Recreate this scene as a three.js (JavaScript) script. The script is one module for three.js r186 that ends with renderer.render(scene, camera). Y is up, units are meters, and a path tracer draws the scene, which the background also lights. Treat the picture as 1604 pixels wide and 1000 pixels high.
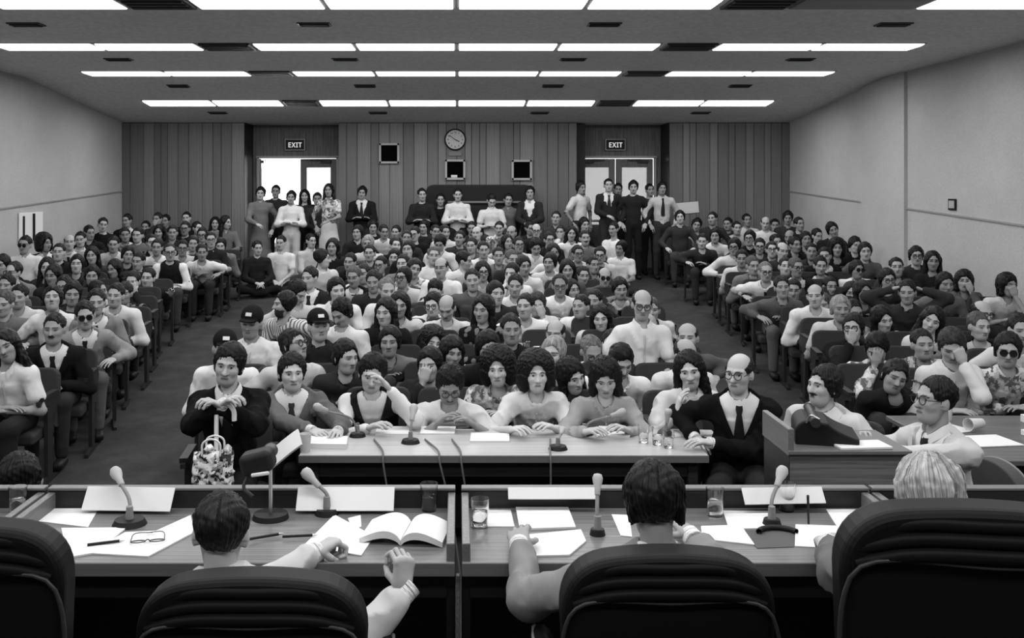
import * as THREE from 'three';
import { RoundedBoxGeometry } from 'three/addons/geometries/RoundedBoxGeometry.js';
import { RectAreaLightUniformsLib } from 'three/addons/lights/RectAreaLightUniformsLib.js';
import { mergeGeometries } from 'three/addons/utils/BufferGeometryUtils.js';

// ---------- camera, exposure, light level ----------
const scene = new THREE.Scene();
scene.background = new THREE.Color(0x000000);
const FOCAL = 1560, CX = 718, CY = 295, EYE = 2.34;           // level camera with a shifted lens, eye 2.34 m above the hall floor
const camera = new THREE.PerspectiveCamera(2 * Math.atan(500 / FOCAL) * 180 / Math.PI, 1604 / 1000, 0.05, 60);
camera.position.set(0, EYE, 0);
camera.setViewOffset(1604, 1000, 802 - CX, 500 - CY, 1604, 1000);
const renderer = new THREE.WebGLRenderer({ antialias: true });
renderer.toneMapping = THREE.LinearToneMapping;
renderer.toneMappingExposure = 1.07;
renderer.shadowMap.enabled = true;
RectAreaLightUniformsLib.init();
const TUBE_LIGHT = 9.5, TUBE_GLOW = 3, LOBBY_LIGHT = 9;

// ---------- helpers ----------
const V3 = THREE.Vector3, R = THREE.MathUtils.degToRad;
const v = (x, y, z) => new V3(x, y, z);
const floorY = (d) => Math.max(0, (d - 5.46) * 0.0456);        // the hall floor rises gently to the back
const ceilY = (d) => EYE + (d < 15.2 ? 1.7 : 1.7 - 0.4 * (d - 15.2) / 4.5);
const at = (px, py, d) => v((px - CX) * d / FOCAL, EYE + (CY - py) * d / FOCAL, -d);
const onPlane = (px, py, y) => at(px, py, (EYE - y) * FOCAL / (py - CY));   // where a sight line meets a level surface
let seed = 12345;
const rnd = () => { seed = (seed * 1664525 + 1013904223) >>> 0; return seed / 4294967296; };
const rr = (a, b) => a + (b - a) * rnd();
const pick = (a) => a[Math.floor(rnd() * a.length)];
const used = {};
function numbered(name) { const n = used[name] = (used[name] ?? -1) + 1; return n ? name + '_' + String(n).padStart(3, '0') : name; }
function tag(o, label, category, group, kind) {
  if (label) o.userData.label = label; if (category) o.userData.category = category;
  if (group) o.userData.group = group; if (kind) o.userData.kind = kind; return o;
}
function thing(name, label, category, pos = [0, 0, 0], turn = 0, group) {
  const o = new THREE.Group(); o.name = numbered(name); scene.add(o);
  o.position.set(...pos); o.rotation.y = turn; return tag(o, label, category, group);
}
function part(parent, name, geo, mat, pos, rot) {
  const m = new THREE.Mesh(geo, mat); m.name = name; parent.add(m);
  if (pos) m.position.set(...pos); if (rot) m.rotation.set(...rot); return m;
}
function single(name, geo, mat, label, category, pos = [0, 0, 0], rot = [0, 0, 0], group) {
  const m = new THREE.Mesh(geo, mat); m.name = numbered(name); scene.add(m);
  m.position.set(...pos); m.rotation.set(...rot); return tag(m, label, category, group);
}
function struct(name, geo, mat, pos) {
  const m = new THREE.Mesh(geo, mat); m.name = name; scene.add(m); m.userData.kind = 'structure';
  if (pos) m.position.set(...pos); return m;
}
const cache = {};
const rbox = (w, h, d, r = 0.01, s = 1) => cache['rb' + [w, h, d, r, s]] ??= new RoundedBoxGeometry(w, h, d, s, Math.min(r, w / 2.01, h / 2.01, d / 2.01));
const cyl = (a, b, h, n = 16) => cache['cy' + [a, b, h, n]] ??= new THREE.CylinderGeometry(a, b, h, n);
const tube = (pts, r, seg = 16, n = 8, closed = false) => new THREE.TubeGeometry(new THREE.CatmullRomCurve3(pts, closed), seg, r, n, closed);
const moved = (g, x, y, z) => g.clone().translate(x, y, z);
function merge(list) { return mergeGeometries(list.map((g) => { const h = g.index ? g.toNonIndexed() : g.clone(); for (const k of Object.keys(h.attributes)) if (!['position', 'normal', 'uv'].includes(k)) h.deleteAttribute(k); return h; })); }
// box with uv in metres
function mbox(w, h, d) {
  const g = new THREE.BoxGeometry(w, h, d), p = g.attributes.position, n = g.attributes.normal, u = g.attributes.uv;
  for (let i = 0; i < p.count; i++) {
    if (Math.abs(n.getX(i)) > 0.5) u.setXY(i, p.getZ(i), p.getY(i)); else if (Math.abs(n.getY(i)) > 0.5) u.setXY(i, p.getX(i), p.getZ(i)); else u.setXY(i, p.getX(i), p.getY(i));
  }
  return g;
}

// ---------- textures (grain, weave, print) ----------
function hash(x, y) { let h = (x * 374761393 + y * 668265263) | 0; h = Math.imul(h ^ (h >>> 13), 1274126177); return ((h ^ (h >>> 16)) >>> 0) / 4294967296; }
function vnoise(x, y, px, py) {
  const xi = Math.floor(x), yi = Math.floor(y), fx = x - xi, fy = y - yi, s = fx * fx * (3 - 2 * fx), t = fy * fy * (3 - 2 * fy);
  const w = (a, n) => ((a % n) + n) % n, h = (a, b) => hash(w(a, px), w(b, py));
  return (h(xi, yi) * (1 - s) + h(xi + 1, yi) * s) * (1 - t) + (h(xi, yi + 1) * (1 - s) + h(xi + 1, yi + 1) * s) * t;
}
function dataTex(n, fn, size, srgb = true) {
  const data = new Uint8Array(n * n * 4);
  for (let y = 0; y < n; y++) for (let x = 0; x < n; x++) { const c = Math.max(0, Math.min(255, fn(x / n, y / n) * 255)), i = (y * n + x) * 4; data[i] = data[i + 1] = data[i + 2] = c; data[i + 3] = 255; }
  const t = new THREE.DataTexture(data, n, n); t.wrapS = t.wrapT = THREE.RepeatWrapping; t.magFilter = THREE.LinearFilter; t.minFilter = THREE.LinearFilter;
  if (srgb) t.colorSpace = THREE.SRGBColorSpace; t.repeat.set(1 / size, 1 / size); t.needsUpdate = true; return t;
}
const fbm = (x, y, p, o = 4) => { let s = 0, a = 0.5, n = 0; for (let i = 0; i < o; i++) { s += a * vnoise(x * p, y * p, p, p); n += a; a *= 0.5; p *= 2; } return s / n; };
const TX = {
  wood: dataTex(512, (x, y) => 0.62 + 0.38 * (0.6 * vnoise(x * 120, y * 3, 120, 3) + 0.4 * vnoise(x * 256, y * 8, 256, 8)), 1.1),
  woodAcross: dataTex(512, (x, y) => 0.66 + 0.34 * (0.6 * vnoise(x * 3, y * 110, 3, 110) + 0.4 * vnoise(x * 8, y * 256, 8, 256)), 0.9),
  carpet: dataTex(512, (x, y) => 0.6 + 0.4 * (0.5 * hash(Math.floor(x * 512), Math.floor(y * 512)) + 0.5 * fbm(x, y, 8)), 1.2),
  plaster: dataTex(512, (x, y) => 0.86 + 0.14 * (0.55 * hash(Math.floor(x * 256), Math.floor(y * 256)) + 0.45 * fbm(x, y, 6)), 2.6),
  speck: dataTex(512, (x, y) => 0.85 + 0.15 * fbm(x, y, 32, 3), 1.2),
  leather: dataTex(256, (x, y) => fbm(x, y, 40, 2), 0.25, false),
  cloth: dataTex(256, (x, y) => 0.5 + 0.25 * Math.sin(x * 2 * Math.PI * 64) + 0.25 * Math.sin(y * 2 * Math.PI * 64), 0.16, false),
  folds: dataTex(256, (x, y) => fbm(x, y, 5, 3), 0.55, false),
  strand: dataTex(512, (x, y) => 0.35 + 0.65 * (0.6 * vnoise(x * 170, y * 4, 170, 4) + 0.4 * vnoise(x * 60, y * 2, 60, 2)), 0.35),
  floral: dataTex(256, (x, y) => { const a = fbm(x, y, 11, 3), b = fbm(y + 0.37, x, 9, 3); return a > 0.55 ? 0.93 : b > 0.54 ? 0.42 : b < 0.4 ? 0.8 : 0.64; }, 0.34),
  floralDark: dataTex(256, (x, y) => { let s = 0.12; for (let i = 0; i < 12; i++) { const cx = hash(i, 3), cy = hash(i, 29), dx = Math.abs(x - cx), dy = Math.abs(y - cy), q = Math.min(dx, 1 - dx), w = Math.min(dy, 1 - dy), r = Math.hypot(q, w); if (r < 0.06 + 0.03 * hash(i, 5)) s = 0.5; } return s; }, 0.26),
  plaid: dataTex(128, (x, y) => 0.45 + (x % 0.5 < 0.14 ? 0.25 : 0) + (y % 0.5 < 0.14 ? 0.25 : 0), 0.18),
  stripes: dataTex(128, (x) => (x % 0.25 < 0.09 ? 0.42 : 0.9), 0.12),
  litter: dataTex(256, (x, y) => (fbm(x, y, 13, 3) > 0.5 ? 0.93 : fbm(y, x, 16, 3) > 0.5 ? 0.2 : 0.7), 0.24),
};
// a level colour given as a linear reflectance
const matCache = {};
function M(g, rough = 0.8, extra = {}) {
  const { key, ...e } = extra, k = key ? key + g + '|' + rough : null;
  if (k && matCache[k]) return matCache[k];
  const m = new THREE.MeshPhysicalMaterial({ roughness: rough, specularIntensity: 0.5, ...e }); m.color.setRGB(g, g, g);
  if (k) matCache[k] = m; return m;
}
const cloth = (g) => M(g, 0.95, { key: 'cloth', specularIntensity: 0.15, bumpMap: TX.folds, bumpScale: 0.014 });
const printed = (t, g = 0.8) => M(g, 0.95, { key: 'print' + t, map: TX[t], specularIntensity: 0.15, bumpMap: TX.folds, bumpScale: 0.012 });
const hairMat = (g) => M(g, 0.5, { key: 'hair', map: TX.strand, bumpMap: TX.strand, bumpScale: 0.003, specularIntensity: 0.45 });
const skinMat = (g) => M(g, 0.6, { key: 'skin', vertexColors: true, specularIntensity: 0.35 });
const MT = {
  ceiling: M(0.85, 0.95, { map: TX.speck }), side: M(0.56, 0.9, { map: TX.plaster, bumpMap: TX.plaster, bumpScale: 0.001 }), carpet: M(0.075, 1, { map: TX.carpet, bumpMap: TX.carpet, bumpScale: 0.004, specularIntensity: 0.1 }),
  plank: [0.23, 0.28, 0.33, 0.25].map((g) => M(g, 0.55, { map: TX.wood })), darkWood: M(0.03, 0.5, { map: TX.wood }), header: M(0.26, 0.6, { map: TX.wood }), pale: M(0.42, 0.6),
  black: M(0.008, 0.55), gunmetal: M(0.03, 0.4), chrome: M(0.55, 0.28, { metalness: 1 }), grey: M(0.18, 0.5), white: M(0.68, 0.7), paper: M(0.7, 0.9, { specularIntensity: 0.2 }), paperOff: M(0.6, 0.9, { specularIntensity: 0.2 }),
  deskTop: M(0.2, 0.32, { map: TX.woodAcross }), deskDark: M(0.035, 0.4, { map: TX.woodAcross }), deskEdge: M(0.2, 0.35, { map: TX.woodAcross }), table: M(0.62, 0.28, { map: TX.woodAcross }),
  leather: M(0.005, 0.5, { specularIntensity: 0.2 }), leatherLine: M(0.03, 0.3), seat: M(0.03, 0.85, { bumpMap: TX.cloth, bumpScale: 0.001 }), seatBack: M(0.034, 0.85, { bumpMap: TX.cloth, bumpScale: 0.001 }), metalDark: M(0.02, 0.45),
  glass: new THREE.MeshPhysicalMaterial({ color: 0xffffff, roughness: 0.02, transmission: 1, thickness: 0.004, ior: 1.5 }), pane: new THREE.MeshPhysicalMaterial({ color: 0xdddddd, roughness: 0.35, transmission: 1, thickness: 0 }),
};
// ---------- the hall ----------
const XL = -6.65, XR = 6.55, BACK = 19.7, FRONT = -3.6;
function strip(pts, w0, w1) {   // a sloping slab: pts = [depth, bottom, top]
  const s = new THREE.Shape(); pts.forEach(([d, b], i) => (i ? s.lineTo(d, b) : s.moveTo(d, b))); [...pts].reverse().forEach(([d, , t]) => s.lineTo(d, t));
  const g = new THREE.ExtrudeGeometry(s, { depth: w1 - w0, bevelEnabled: false }); g.rotateY(Math.PI / 2); g.translate(w0, 0, 0); return g;   // depth runs along -z
}
const WX0 = XL - 0.2, WX1 = XR + 0.2, FAR = 25.5;
struct('floor', strip([[FRONT - 0.2, -0.2, 0], [5.46, -0.2, 0], [21.0, -0.2, floorY(21.0)], [FAR, -0.2, floorY(21.0)]], WX0, WX1), MT.carpet);
struct('ceiling', strip([[FRONT - 0.2, ceilY(0), 4.3], [15.2, ceilY(0), 4.3], [BACK, ceilY(BACK), 4.3], [20.6, ceilY(BACK), 4.3]], WX0, WX1), MT.ceiling);
struct('wall_left', mbox(0.2, 4.5, BACK + 1 - FRONT), MT.side, [XL - 0.1, 2.05, -(BACK + 1 + FRONT) / 2]);
struct('wall_right', mbox(0.2, 4.5, BACK + 1 - FRONT), MT.side, [XR + 0.1, 2.05, -(BACK + 1 + FRONT) / 2]);
struct('wall_front', mbox(WX1 - WX0, 4.5, 0.2), MT.side, [(XL + XR) / 2, 2.05, -FRONT + 0.1]);
// shallow projecting bay on one side wall and the rail that follows the floor slope on both
const bay = struct('trim_1', mbox(0.05, 4.4, 1.55), MT.side, [XR - 0.025, 2.0, -15.3]);
function rail(x, n) {
  const s = new THREE.Shape(), a = 6, h = 1.62, t = 0.022; s.moveTo(a, floorY(a) + h); s.lineTo(BACK, floorY(BACK) + h); s.lineTo(BACK, floorY(BACK) + h + t); s.lineTo(a, floorY(a) + h + t);
  const g = new THREE.ExtrudeGeometry(s, { depth: 0.02, bevelEnabled: false }); g.rotateY(Math.PI / 2); struct(n, g, M(0.3, 0.7), [x, 0, 0]);
}
rail(XL, 'trim_2'); rail(XR - 0.02, 'trim_3');
// back wall: solid core with two door alcoves, faced with upright planks
const fB = floorY(BACK), cB = ceilY(BACK), AL = [-4.23, -2.37], AR = [2.34, 4.17];
const wallBack = new THREE.Group(); wallBack.name = 'wall_back'; wallBack.userData.kind = 'structure'; scene.add(wallBack);
for (const [a, b] of [[WX0, AL[0]], [AL[1], AR[0]], [AR[1], WX1]]) part(wallBack, 'core', mbox(b - a, cB + 0.3, 0.85), MT.darkWood, [(a + b) / 2, (cB + 0.3) / 2, -BACK - 0.445]);
for (const [a, b] of [[XL, AL[0]], [AL[1], AR[0]], [AR[1], XR]]) {
  let x = a; while (x < b - 0.02) {
    let w = [0.16, 0.21, 0.27, 0.13][Math.floor(rnd() * 4)]; if (b - x - w < 0.1) w = b - x;
    const pl = part(wallBack, 'plank', rbox(+(w - 0.008).toFixed(3), 3.0, 0.02, 0.004), pick(MT.plank), [x + w / 2, fB + 1.48, -BACK + 0.006 + rr(0, 0.006)]); x += w;
  }
}
// door alcoves
const AD = 20.55, fA = floorY(AD), doorTop = EYE + 0.63;
function alcove(x0, x1, n) {
  const g = new THREE.Group(); g.name = 'wall_alcove_' + n; g.userData.kind = 'structure'; scene.add(g);
  part(g, 'header', mbox(x1 - x0, cB - doorTop + 0.2, 0.1), MT.header, [(x0 + x1) / 2, (cB + 0.2 + doorTop) / 2, -AD - 0.05]);
  const o0 = x0 + 0.1, o1 = x1 - 0.12;
  part(g, 'jamb', mbox(o0 - x0, doorTop - fA, 0.1), MT.header, [(x0 + o0) / 2, (doorTop + fA) / 2, -AD - 0.05]);
  part(g, 'jamb', mbox(x1 - o1, doorTop - fA, 0.1), MT.header, [(x1 + o1) / 2, (doorTop + fA) / 2, -AD - 0.05]);
  part(g, 'door_frame', merge([moved(mbox(o1 - o0 + 0.08, 0.05, 0.04), (o0 + o1) / 2, doorTop + 0.01, -AD + 0.015), moved(mbox(0.05, doorTop - fA, 0.04), o0, (doorTop + fA) / 2, -AD + 0.015), moved(mbox(0.05, doorTop - fA, 0.04), o1, (doorTop + fA) / 2, -AD + 0.015)]), MT.pale);
  return [o0 + 0.025, o1 - 0.025];
}
const [dl0, dl1] = alcove(...AL, 1), [dr0, dr1] = alcove(...AR, 2);
struct('trim_4', mbox(0.2, cB - fA, 0.12), MT.darkWood, [AR[0] + 0.1, (cB + fA) / 2, -BACK - 0.3]);
function doorLeaf(n, x, w, turn, flip, paneMat) {
  const g = new THREE.Group(); g.name = 'door_' + n; g.userData.kind = 'structure'; scene.add(g); g.position.set(x, fA, -AD - 0.05); g.rotation.y = turn;
  const h = doorTop - fA - 0.02, s = flip ? -1 : 1;
  part(g, 'stile', rbox(0.13, h, 0.045), MT.header, [s * 0.065, h / 2, 0]); part(g, 'stile', rbox(0.13, h, 0.045), MT.header, [s * (w - 0.065), h / 2, 0]);
  part(g, 'rail', rbox(w - 0.26, 0.18, 0.045), MT.header, [s * w / 2, h - 0.09, 0]); part(g, 'rail', rbox(w - 0.26, 0.9, 0.045), MT.header, [s * w / 2, 0.45, 0]);
  part(g, 'pane', mbox(w - 0.26, h - 1.08, 0.012), paneMat, [s * w / 2, 0.9 + (h - 1.08) / 2, 0]);
  part(g, 'push_bar', rbox(w - 0.2, 0.05, 0.06, 0.02), MT.chrome, [s * w / 2, 0.98, 0.05]);
  part(g, 'door_closer', merge([moved(mbox(0.22, 0.06, 0.05), s * 0.22, h - 0.06, 0.05), moved(mbox(0.3, 0.02, 0.02), s * 0.4, h - 0.03, 0.1)]), MT.gunmetal);
}
doorLeaf(1, dl0, (dl1 - dl0) / 2 - 0.005, R(100), false, MT.pane);         // swung open into the lobby
doorLeaf(2, dl1, (dl1 - dl0) / 2 - 0.005, R(-12), true, MT.pane);
const frosted = M(0.5, 0.6, { transmission: 0.9, thickness: 0 });
doorLeaf(3, dr0, (dr1 - dr0) / 2 - 0.005, 0, false, frosted); doorLeaf(4, dr1, (dr1 - dr0) / 2 - 0.005, 0, true, frosted);
// lobby behind the doors, lit by a tall daylight window
const lobbyY = floorY(21), LM = M(0.7, 0.9);
struct('wall_lobby_back', mbox(WX1 - WX0, 3.4, 0.15), LM, [(WX0 + WX1) / 2, lobbyY + 1.6, -FAR + 0.1]);
struct('wall_lobby_left', mbox(0.15, 3.4, FAR - 20.6), LM, [WX0 + 0.07, lobbyY + 1.6, -(FAR + 20.6) / 2]); struct('wall_lobby_right', mbox(0.15, 3.4, FAR - 20.6), LM, [WX1 - 0.07, lobbyY + 1.6, -(FAR + 20.6) / 2]);
struct('ceiling_lobby', mbox(WX1 - WX0, 0.15, FAR - 20.6 + 0.1), LM, [(WX0 + WX1) / 2, lobbyY + 3.2, -(FAR + 20.6) / 2]);
for (const [n, x, k] of [[1, -4.6, 1], [2, 3.7, 1.3]]) {
  const g = new THREE.Group(); g.name = 'window_' + n; g.userData.kind = 'structure'; scene.add(g); g.position.set(x, lobbyY + 1.5, -FAR + 0.22);
  const e = M(0.6, 0.9); e.emissive = new THREE.Color(1, 1, 1); e.emissiveIntensity = 1.6 * k + 0.1;
  part(g, 'pane', mbox(3.4, 2.5, 0.02), e, [0, 0, 0]);
  part(g, 'window_frame', merge([moved(mbox(3.6, 0.1, 0.08), 0, 1.3, 0), moved(mbox(3.6, 0.1, 0.08), 0, -1.3, 0), moved(mbox(0.1, 2.7, 0.08), -1.75, 0, 0), moved(mbox(0.1, 2.7, 0.08), 1.75, 0, 0)]), MT.white);
  const l = new THREE.RectAreaLight(0xffffff, LOBBY_LIGHT * k, 3.4, 2.5); l.position.set(x, lobbyY + 1.5, -FAR + 0.27); l.lookAt(x, lobbyY + 1.5, 0); scene.add(l); l.name = 'lobby_daylight';
}
// exit signs
function canvasTex(w, h, draw) { const c = document.createElement('canvas'); c.width = w; c.height = h; draw(c.getContext('2d')); const t = new THREE.CanvasTexture(c); t.colorSpace = THREE.SRGBColorSpace; return t; }
for (const [px, lab] of [[463, 'lit exit sign above the open doorway'], [963, 'lit exit sign above the closed glazed doors']]) {
  const s = thing('exit_sign', lab, 'sign', [(px - CX) * AD / FOCAL, EYE + 0.895, -AD + 0.05], 0, 'exit signs');
  part(s, 'housing', rbox(0.42, 0.24, 0.09, 0.01), MT.pale);
  const e = M(0.5, 0.6, { map: canvasTex(256, 128, (c) => { c.fillStyle = '#111'; c.fillRect(0, 0, 256, 128); c.fillStyle = '#ddd'; c.font = 'bold 92px sans-serif'; c.textAlign = 'center'; c.textBaseline = 'middle'; c.fillText('EXIT', 128, 68); }) });
  e.emissive = new THREE.Color(1, 1, 1); e.emissiveMap = e.map; e.emissiveIntensity = 0.7;
  part(s, 'lettered_face', new THREE.PlaneGeometry(0.38, 0.2), e, [0, 0, 0.047]);
}
// projection ports
[[610, 240.5, 'higher small square booth window with pale frame, set apart from clock'], [713, 266, 'small square booth window with pale frame directly below the clock'], [817, 266.5, 'small square booth window with pale frame, nearest the closed doors']].forEach(([px, py, lab], i) => {
  const p = at(px, py, BACK), g = thing('booth_window', lab, 'window', [p.x, p.y, -BACK + 0.06], 0, 'projection booth windows'), w = 0.36;
  part(g, 'frame', merge([[0, w / 2], [0, -w / 2]].map(([x, y]) => moved(mbox(w + 0.05, 0.04, 0.05), x, y, 0)).concat([[w / 2, 0], [-w / 2, 0]].map(([x, y]) => moved(mbox(0.04, w + 0.05, 0.05), x, y, 0)))), MT.pale);
  part(g, 'pane', mbox(w, w, 0.01), M(0.003, 0.95, { specularIntensity: 0 }), [0, 0, -0.015]);
  if (i === 1) part(g, 'white_card', mbox(0.12, 0.05, 0.01), MT.white, [-0.02, -0.13, 0.0]);
});
{ // clock
  const p = at(713, 219, BACK), g = thing('wall_clock', 'round wall clock with dark rim and pale dial', 'clock', [p.x, p.y, -BACK + 0.03]);
  part(g, 'dial', cyl(0.195, 0.195, 0.03, 40), M(0.7, 0.5), [0, 0, 0.01], [Math.PI / 2, 0, 0]);
  part(g, 'dial_print', new THREE.CircleGeometry(0.185, 40), M(0.9, 0.5, { map: canvasTex(256, 256, (c) => { c.fillStyle = '#c8c8c8'; c.fillRect(0, 0, 256, 256); c.fillStyle = '#111'; c.font = 'bold 34px sans-serif'; c.textAlign = 'center'; c.textBaseline = 'middle'; for (let i = 1; i < 13; i++) c.fillText(String(i), 128 + 98 * Math.sin(i * Math.PI / 6), 128 - 98 * Math.cos(i * Math.PI / 6)); }) }), [0, 0, 0.026]);
  part(g, 'rim', new THREE.TorusGeometry(0.2, 0.016, 10, 40), MT.black, [0, 0, 0.02]);
  part(g, 'hour_hand', mbox(0.016, 0.1, 0.004), MT.black, [0.04, -0.02, 0.032], [0, 0, R(-115)]); part(g, 'minute_hand', mbox(0.011, 0.15, 0.004), MT.black, [-0.055, 0.04, 0.035], [0, 0, R(52)]);
  single('clock_plate', rbox(0.26, 0.09, 0.03, 0.01), M(0.2, 0.6), 'small plain plate on the panelling between clock and booth window', 'wall plate', [p.x, EYE + (CY - 241) * BACK / FOCAL, -BACK + 0.035]);
}
{ // dark equipment cabinet against the back wall
  const a = at(668, 291, 19.2), b = at(834, 291, 19.2), w = b.x - a.x, y0 = floorY(19.2), h = a.y - y0, r = 0.16, s = new THREE.Shape();
  s.moveTo(-w / 2, 0); s.lineTo(-w / 2, h - r); s.quadraticCurveTo(-w / 2, h, -w / 2 + r, h); s.lineTo(w / 2 - r, h); s.quadraticCurveTo(w / 2, h, w / 2, h - r); s.lineTo(w / 2, 0);
  const g = thing('equipment_cabinet', 'wide black cabinet with rounded top corners against the back wall', 'cabinet', [(a.x + b.x) / 2, y0, -19.62]);
  part(g, 'body', new THREE.ExtrudeGeometry(s, { depth: 0.26, bevelSize: 0.02, bevelThickness: 0.02, bevelSegments: 2 }), MT.black);
  for (let i = 0; i < 3; i++) part(g, 'door', rbox(w / 3 - 0.05, h * 0.62, 0.02), M(0.012, 0.5), [-w / 3 + i * w / 3, h * 0.46, 0.295]);
  part(g, 'ledge', rbox(w * 0.7, 0.04, 0.05), MT.grey, [0.1, h - 0.32, 0.3]);
}
// wall plate, notice board
{ const d = (XR) * FOCAL / (1493 - CX), y = at(1493, 320.5, d).y, g = thing('thermostat', 'small dark-framed control plate on the bright side wall', 'wall plate', [XR - 0.012, y, -d]);
  part(g, 'frame', rbox(0.02, 0.15, 0.2, 0.005), MT.black); part(g, 'face', rbox(0.01, 0.1, 0.145, 0.003), MT.pale, [-0.01, 0, 0]); }
{ const d = 15.45, y = at(50, 356, d).y, g = thing('notice_board', 'pale upright notice board with two dark vertical bars on side wall', 'notice board', [XL + 0.02, y, -d]);
  part(g, 'sheet', rbox(0.02, 0.46, 0.85, 0.004), M(0.8, 0.8)); part(g, 'bar', rbox(0.03, 0.42, 0.05, 0.008), MT.black, [0.02, 0, -0.06]); part(g, 'bar', rbox(0.03, 0.4, 0.035, 0.008), MT.gunmetal, [0.02, -0.02, 0.3]); }

// ---------- ceiling fittings ----------
const lensOn = M(0.8, 0.6); lensOn.emissive = new THREE.Color(1, 1, 1); lensOn.emissiveIntensity = TUBE_GLOW;
const lensOff = M(0.3, 0.6), FW = 1.205, LW = 0.52;
const lensShape = (() => { const s = new THREE.Shape(); s.moveTo(-LW / 2, 0); s.quadraticCurveTo(-LW / 2 + 0.02, -0.012, -LW / 2 + 0.09, -0.014); s.lineTo(LW / 2 - 0.09, -0.014); s.quadraticCurveTo(LW / 2 - 0.02, -0.012, LW / 2, 0); const g = new THREE.ExtrudeGeometry(s, { depth: FW - 0.075, bevelEnabled: true, bevelSize: 0.004, bevelThickness: 0.008, bevelSegments: 1 }); g.translate(0, 0, -(FW - 0.075) / 2); g.rotateY(Math.PI / 2); return g; })();
const rowDepth = [0.73, 3.52, 6.31, 9.1, 11.9, 14.68, 17.46], rowWord = ['first', 'second', 'third', 'fourth'];
const runs = [[-5.49, 2, 'open-door end'], [-2.43, 4, 'middle'], [3.07, 2, 'closed-door end']];
const ord = ['', 'first', 'second', 'third', 'fourth', 'fifth', 'sixth', 'seventh', 'eighth', 'ninth', 'tenth', 'eleventh', 'twelfth', 'thirteenth', 'fourteenth', 'fifteenth', 'sixteenth', 'seventeenth', 'eighteenth', 'nineteenth', 'twentieth', 'twenty-first', 'twenty-second', 'twenty-third', 'twenty-fourth'];
rowDepth.forEach((d, r) => {
  const y = ceilY(d), tilt = d > 15.2 ? Math.atan(0.4 / 4.5) : 0, fromBack = 7 - r;
  runs.forEach(([x0, n, where]) => {
    for (let i = 0; i < n; i++) {
      const off = r === 3 && n === 2 && x0 > 0 && i === 0;
      const g = thing('ceiling_light', `${off ? 'unlit' : 'glowing'} fluorescent ceiling light, ${ord[fromBack]} row from back wall, ${where} run, ${ord[i + 1]} fitting`, 'ceiling light', [x0 + FW * (i + 0.5), y - 0.004, -d], 0, 'fluorescent ceiling lights'); g.rotation.x = -tilt;
      part(g, 'housing', rbox(FW - 0.004, 0.012, LW + 0.02, 0.003), M(0.25, 0.6, { key: 'housing' }), [0, 0, 0]);
      part(g, 'lens', lensShape, off ? lensOff : lensOn, [0, -0.007, 0]);
      if (off) continue;
      const l = new THREE.RectAreaLight(0xffffff, TUBE_LIGHT, FW - 0.09, LW - 0.06); l.position.set(x0 + FW * (i + 0.5), y - 0.05, -d); l.rotation.x = -Math.PI / 2; l.name = 'tube_light'; scene.add(l);
    }
  });
  for (const sx of [-1, 1]) {
    const g = thing('air_diffuser', `dark flat air diffuser between lights, ${ord[fromBack]} row from back wall, ${sx < 0 ? 'open-door' : 'closed-door'} side`, 'air diffuser', [sx * 2.75, y - 0.012, -d], 0, 'dark air diffusers between the lights'); g.rotation.x = -tilt;
    part(g, 'frame', rbox(0.6, 0.03, 0.5, 0.008), MT.gunmetal);
    for (let k = 0; k < 3; k++) part(g, 'slat', mbox(0.54, 0.014, 0.09), MT.black, [0, -0.018, -0.14 + k * 0.14]);
  }
});
[[10.3], [13.1], [15.9], [18.5]].forEach(([d], r) => [-4.47, -1.49, 1.51, 4.5].forEach((x, i) => {
  const g = thing('ceiling_vent', `small dark slatted ceiling vent, ${ord[4 - r]} line from back wall, ${ord[i + 1]} from notice-board wall`, 'vent', [x, ceilY(d) - 0.006, -d], 0, 'small ceiling vents'); g.rotation.x = d > 15.2 ? -Math.atan(0.4 / 4.5) : 0;
  part(g, 'frame', rbox(0.34, 0.016, 0.2, 0.004), MT.gunmetal);
  for (let k = 0; k < 3; k++) part(g, 'slat', mbox(0.3, 0.014, 0.022), MT.black, [0, -0.012, -0.05 + k * 0.05]);
}));
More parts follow.
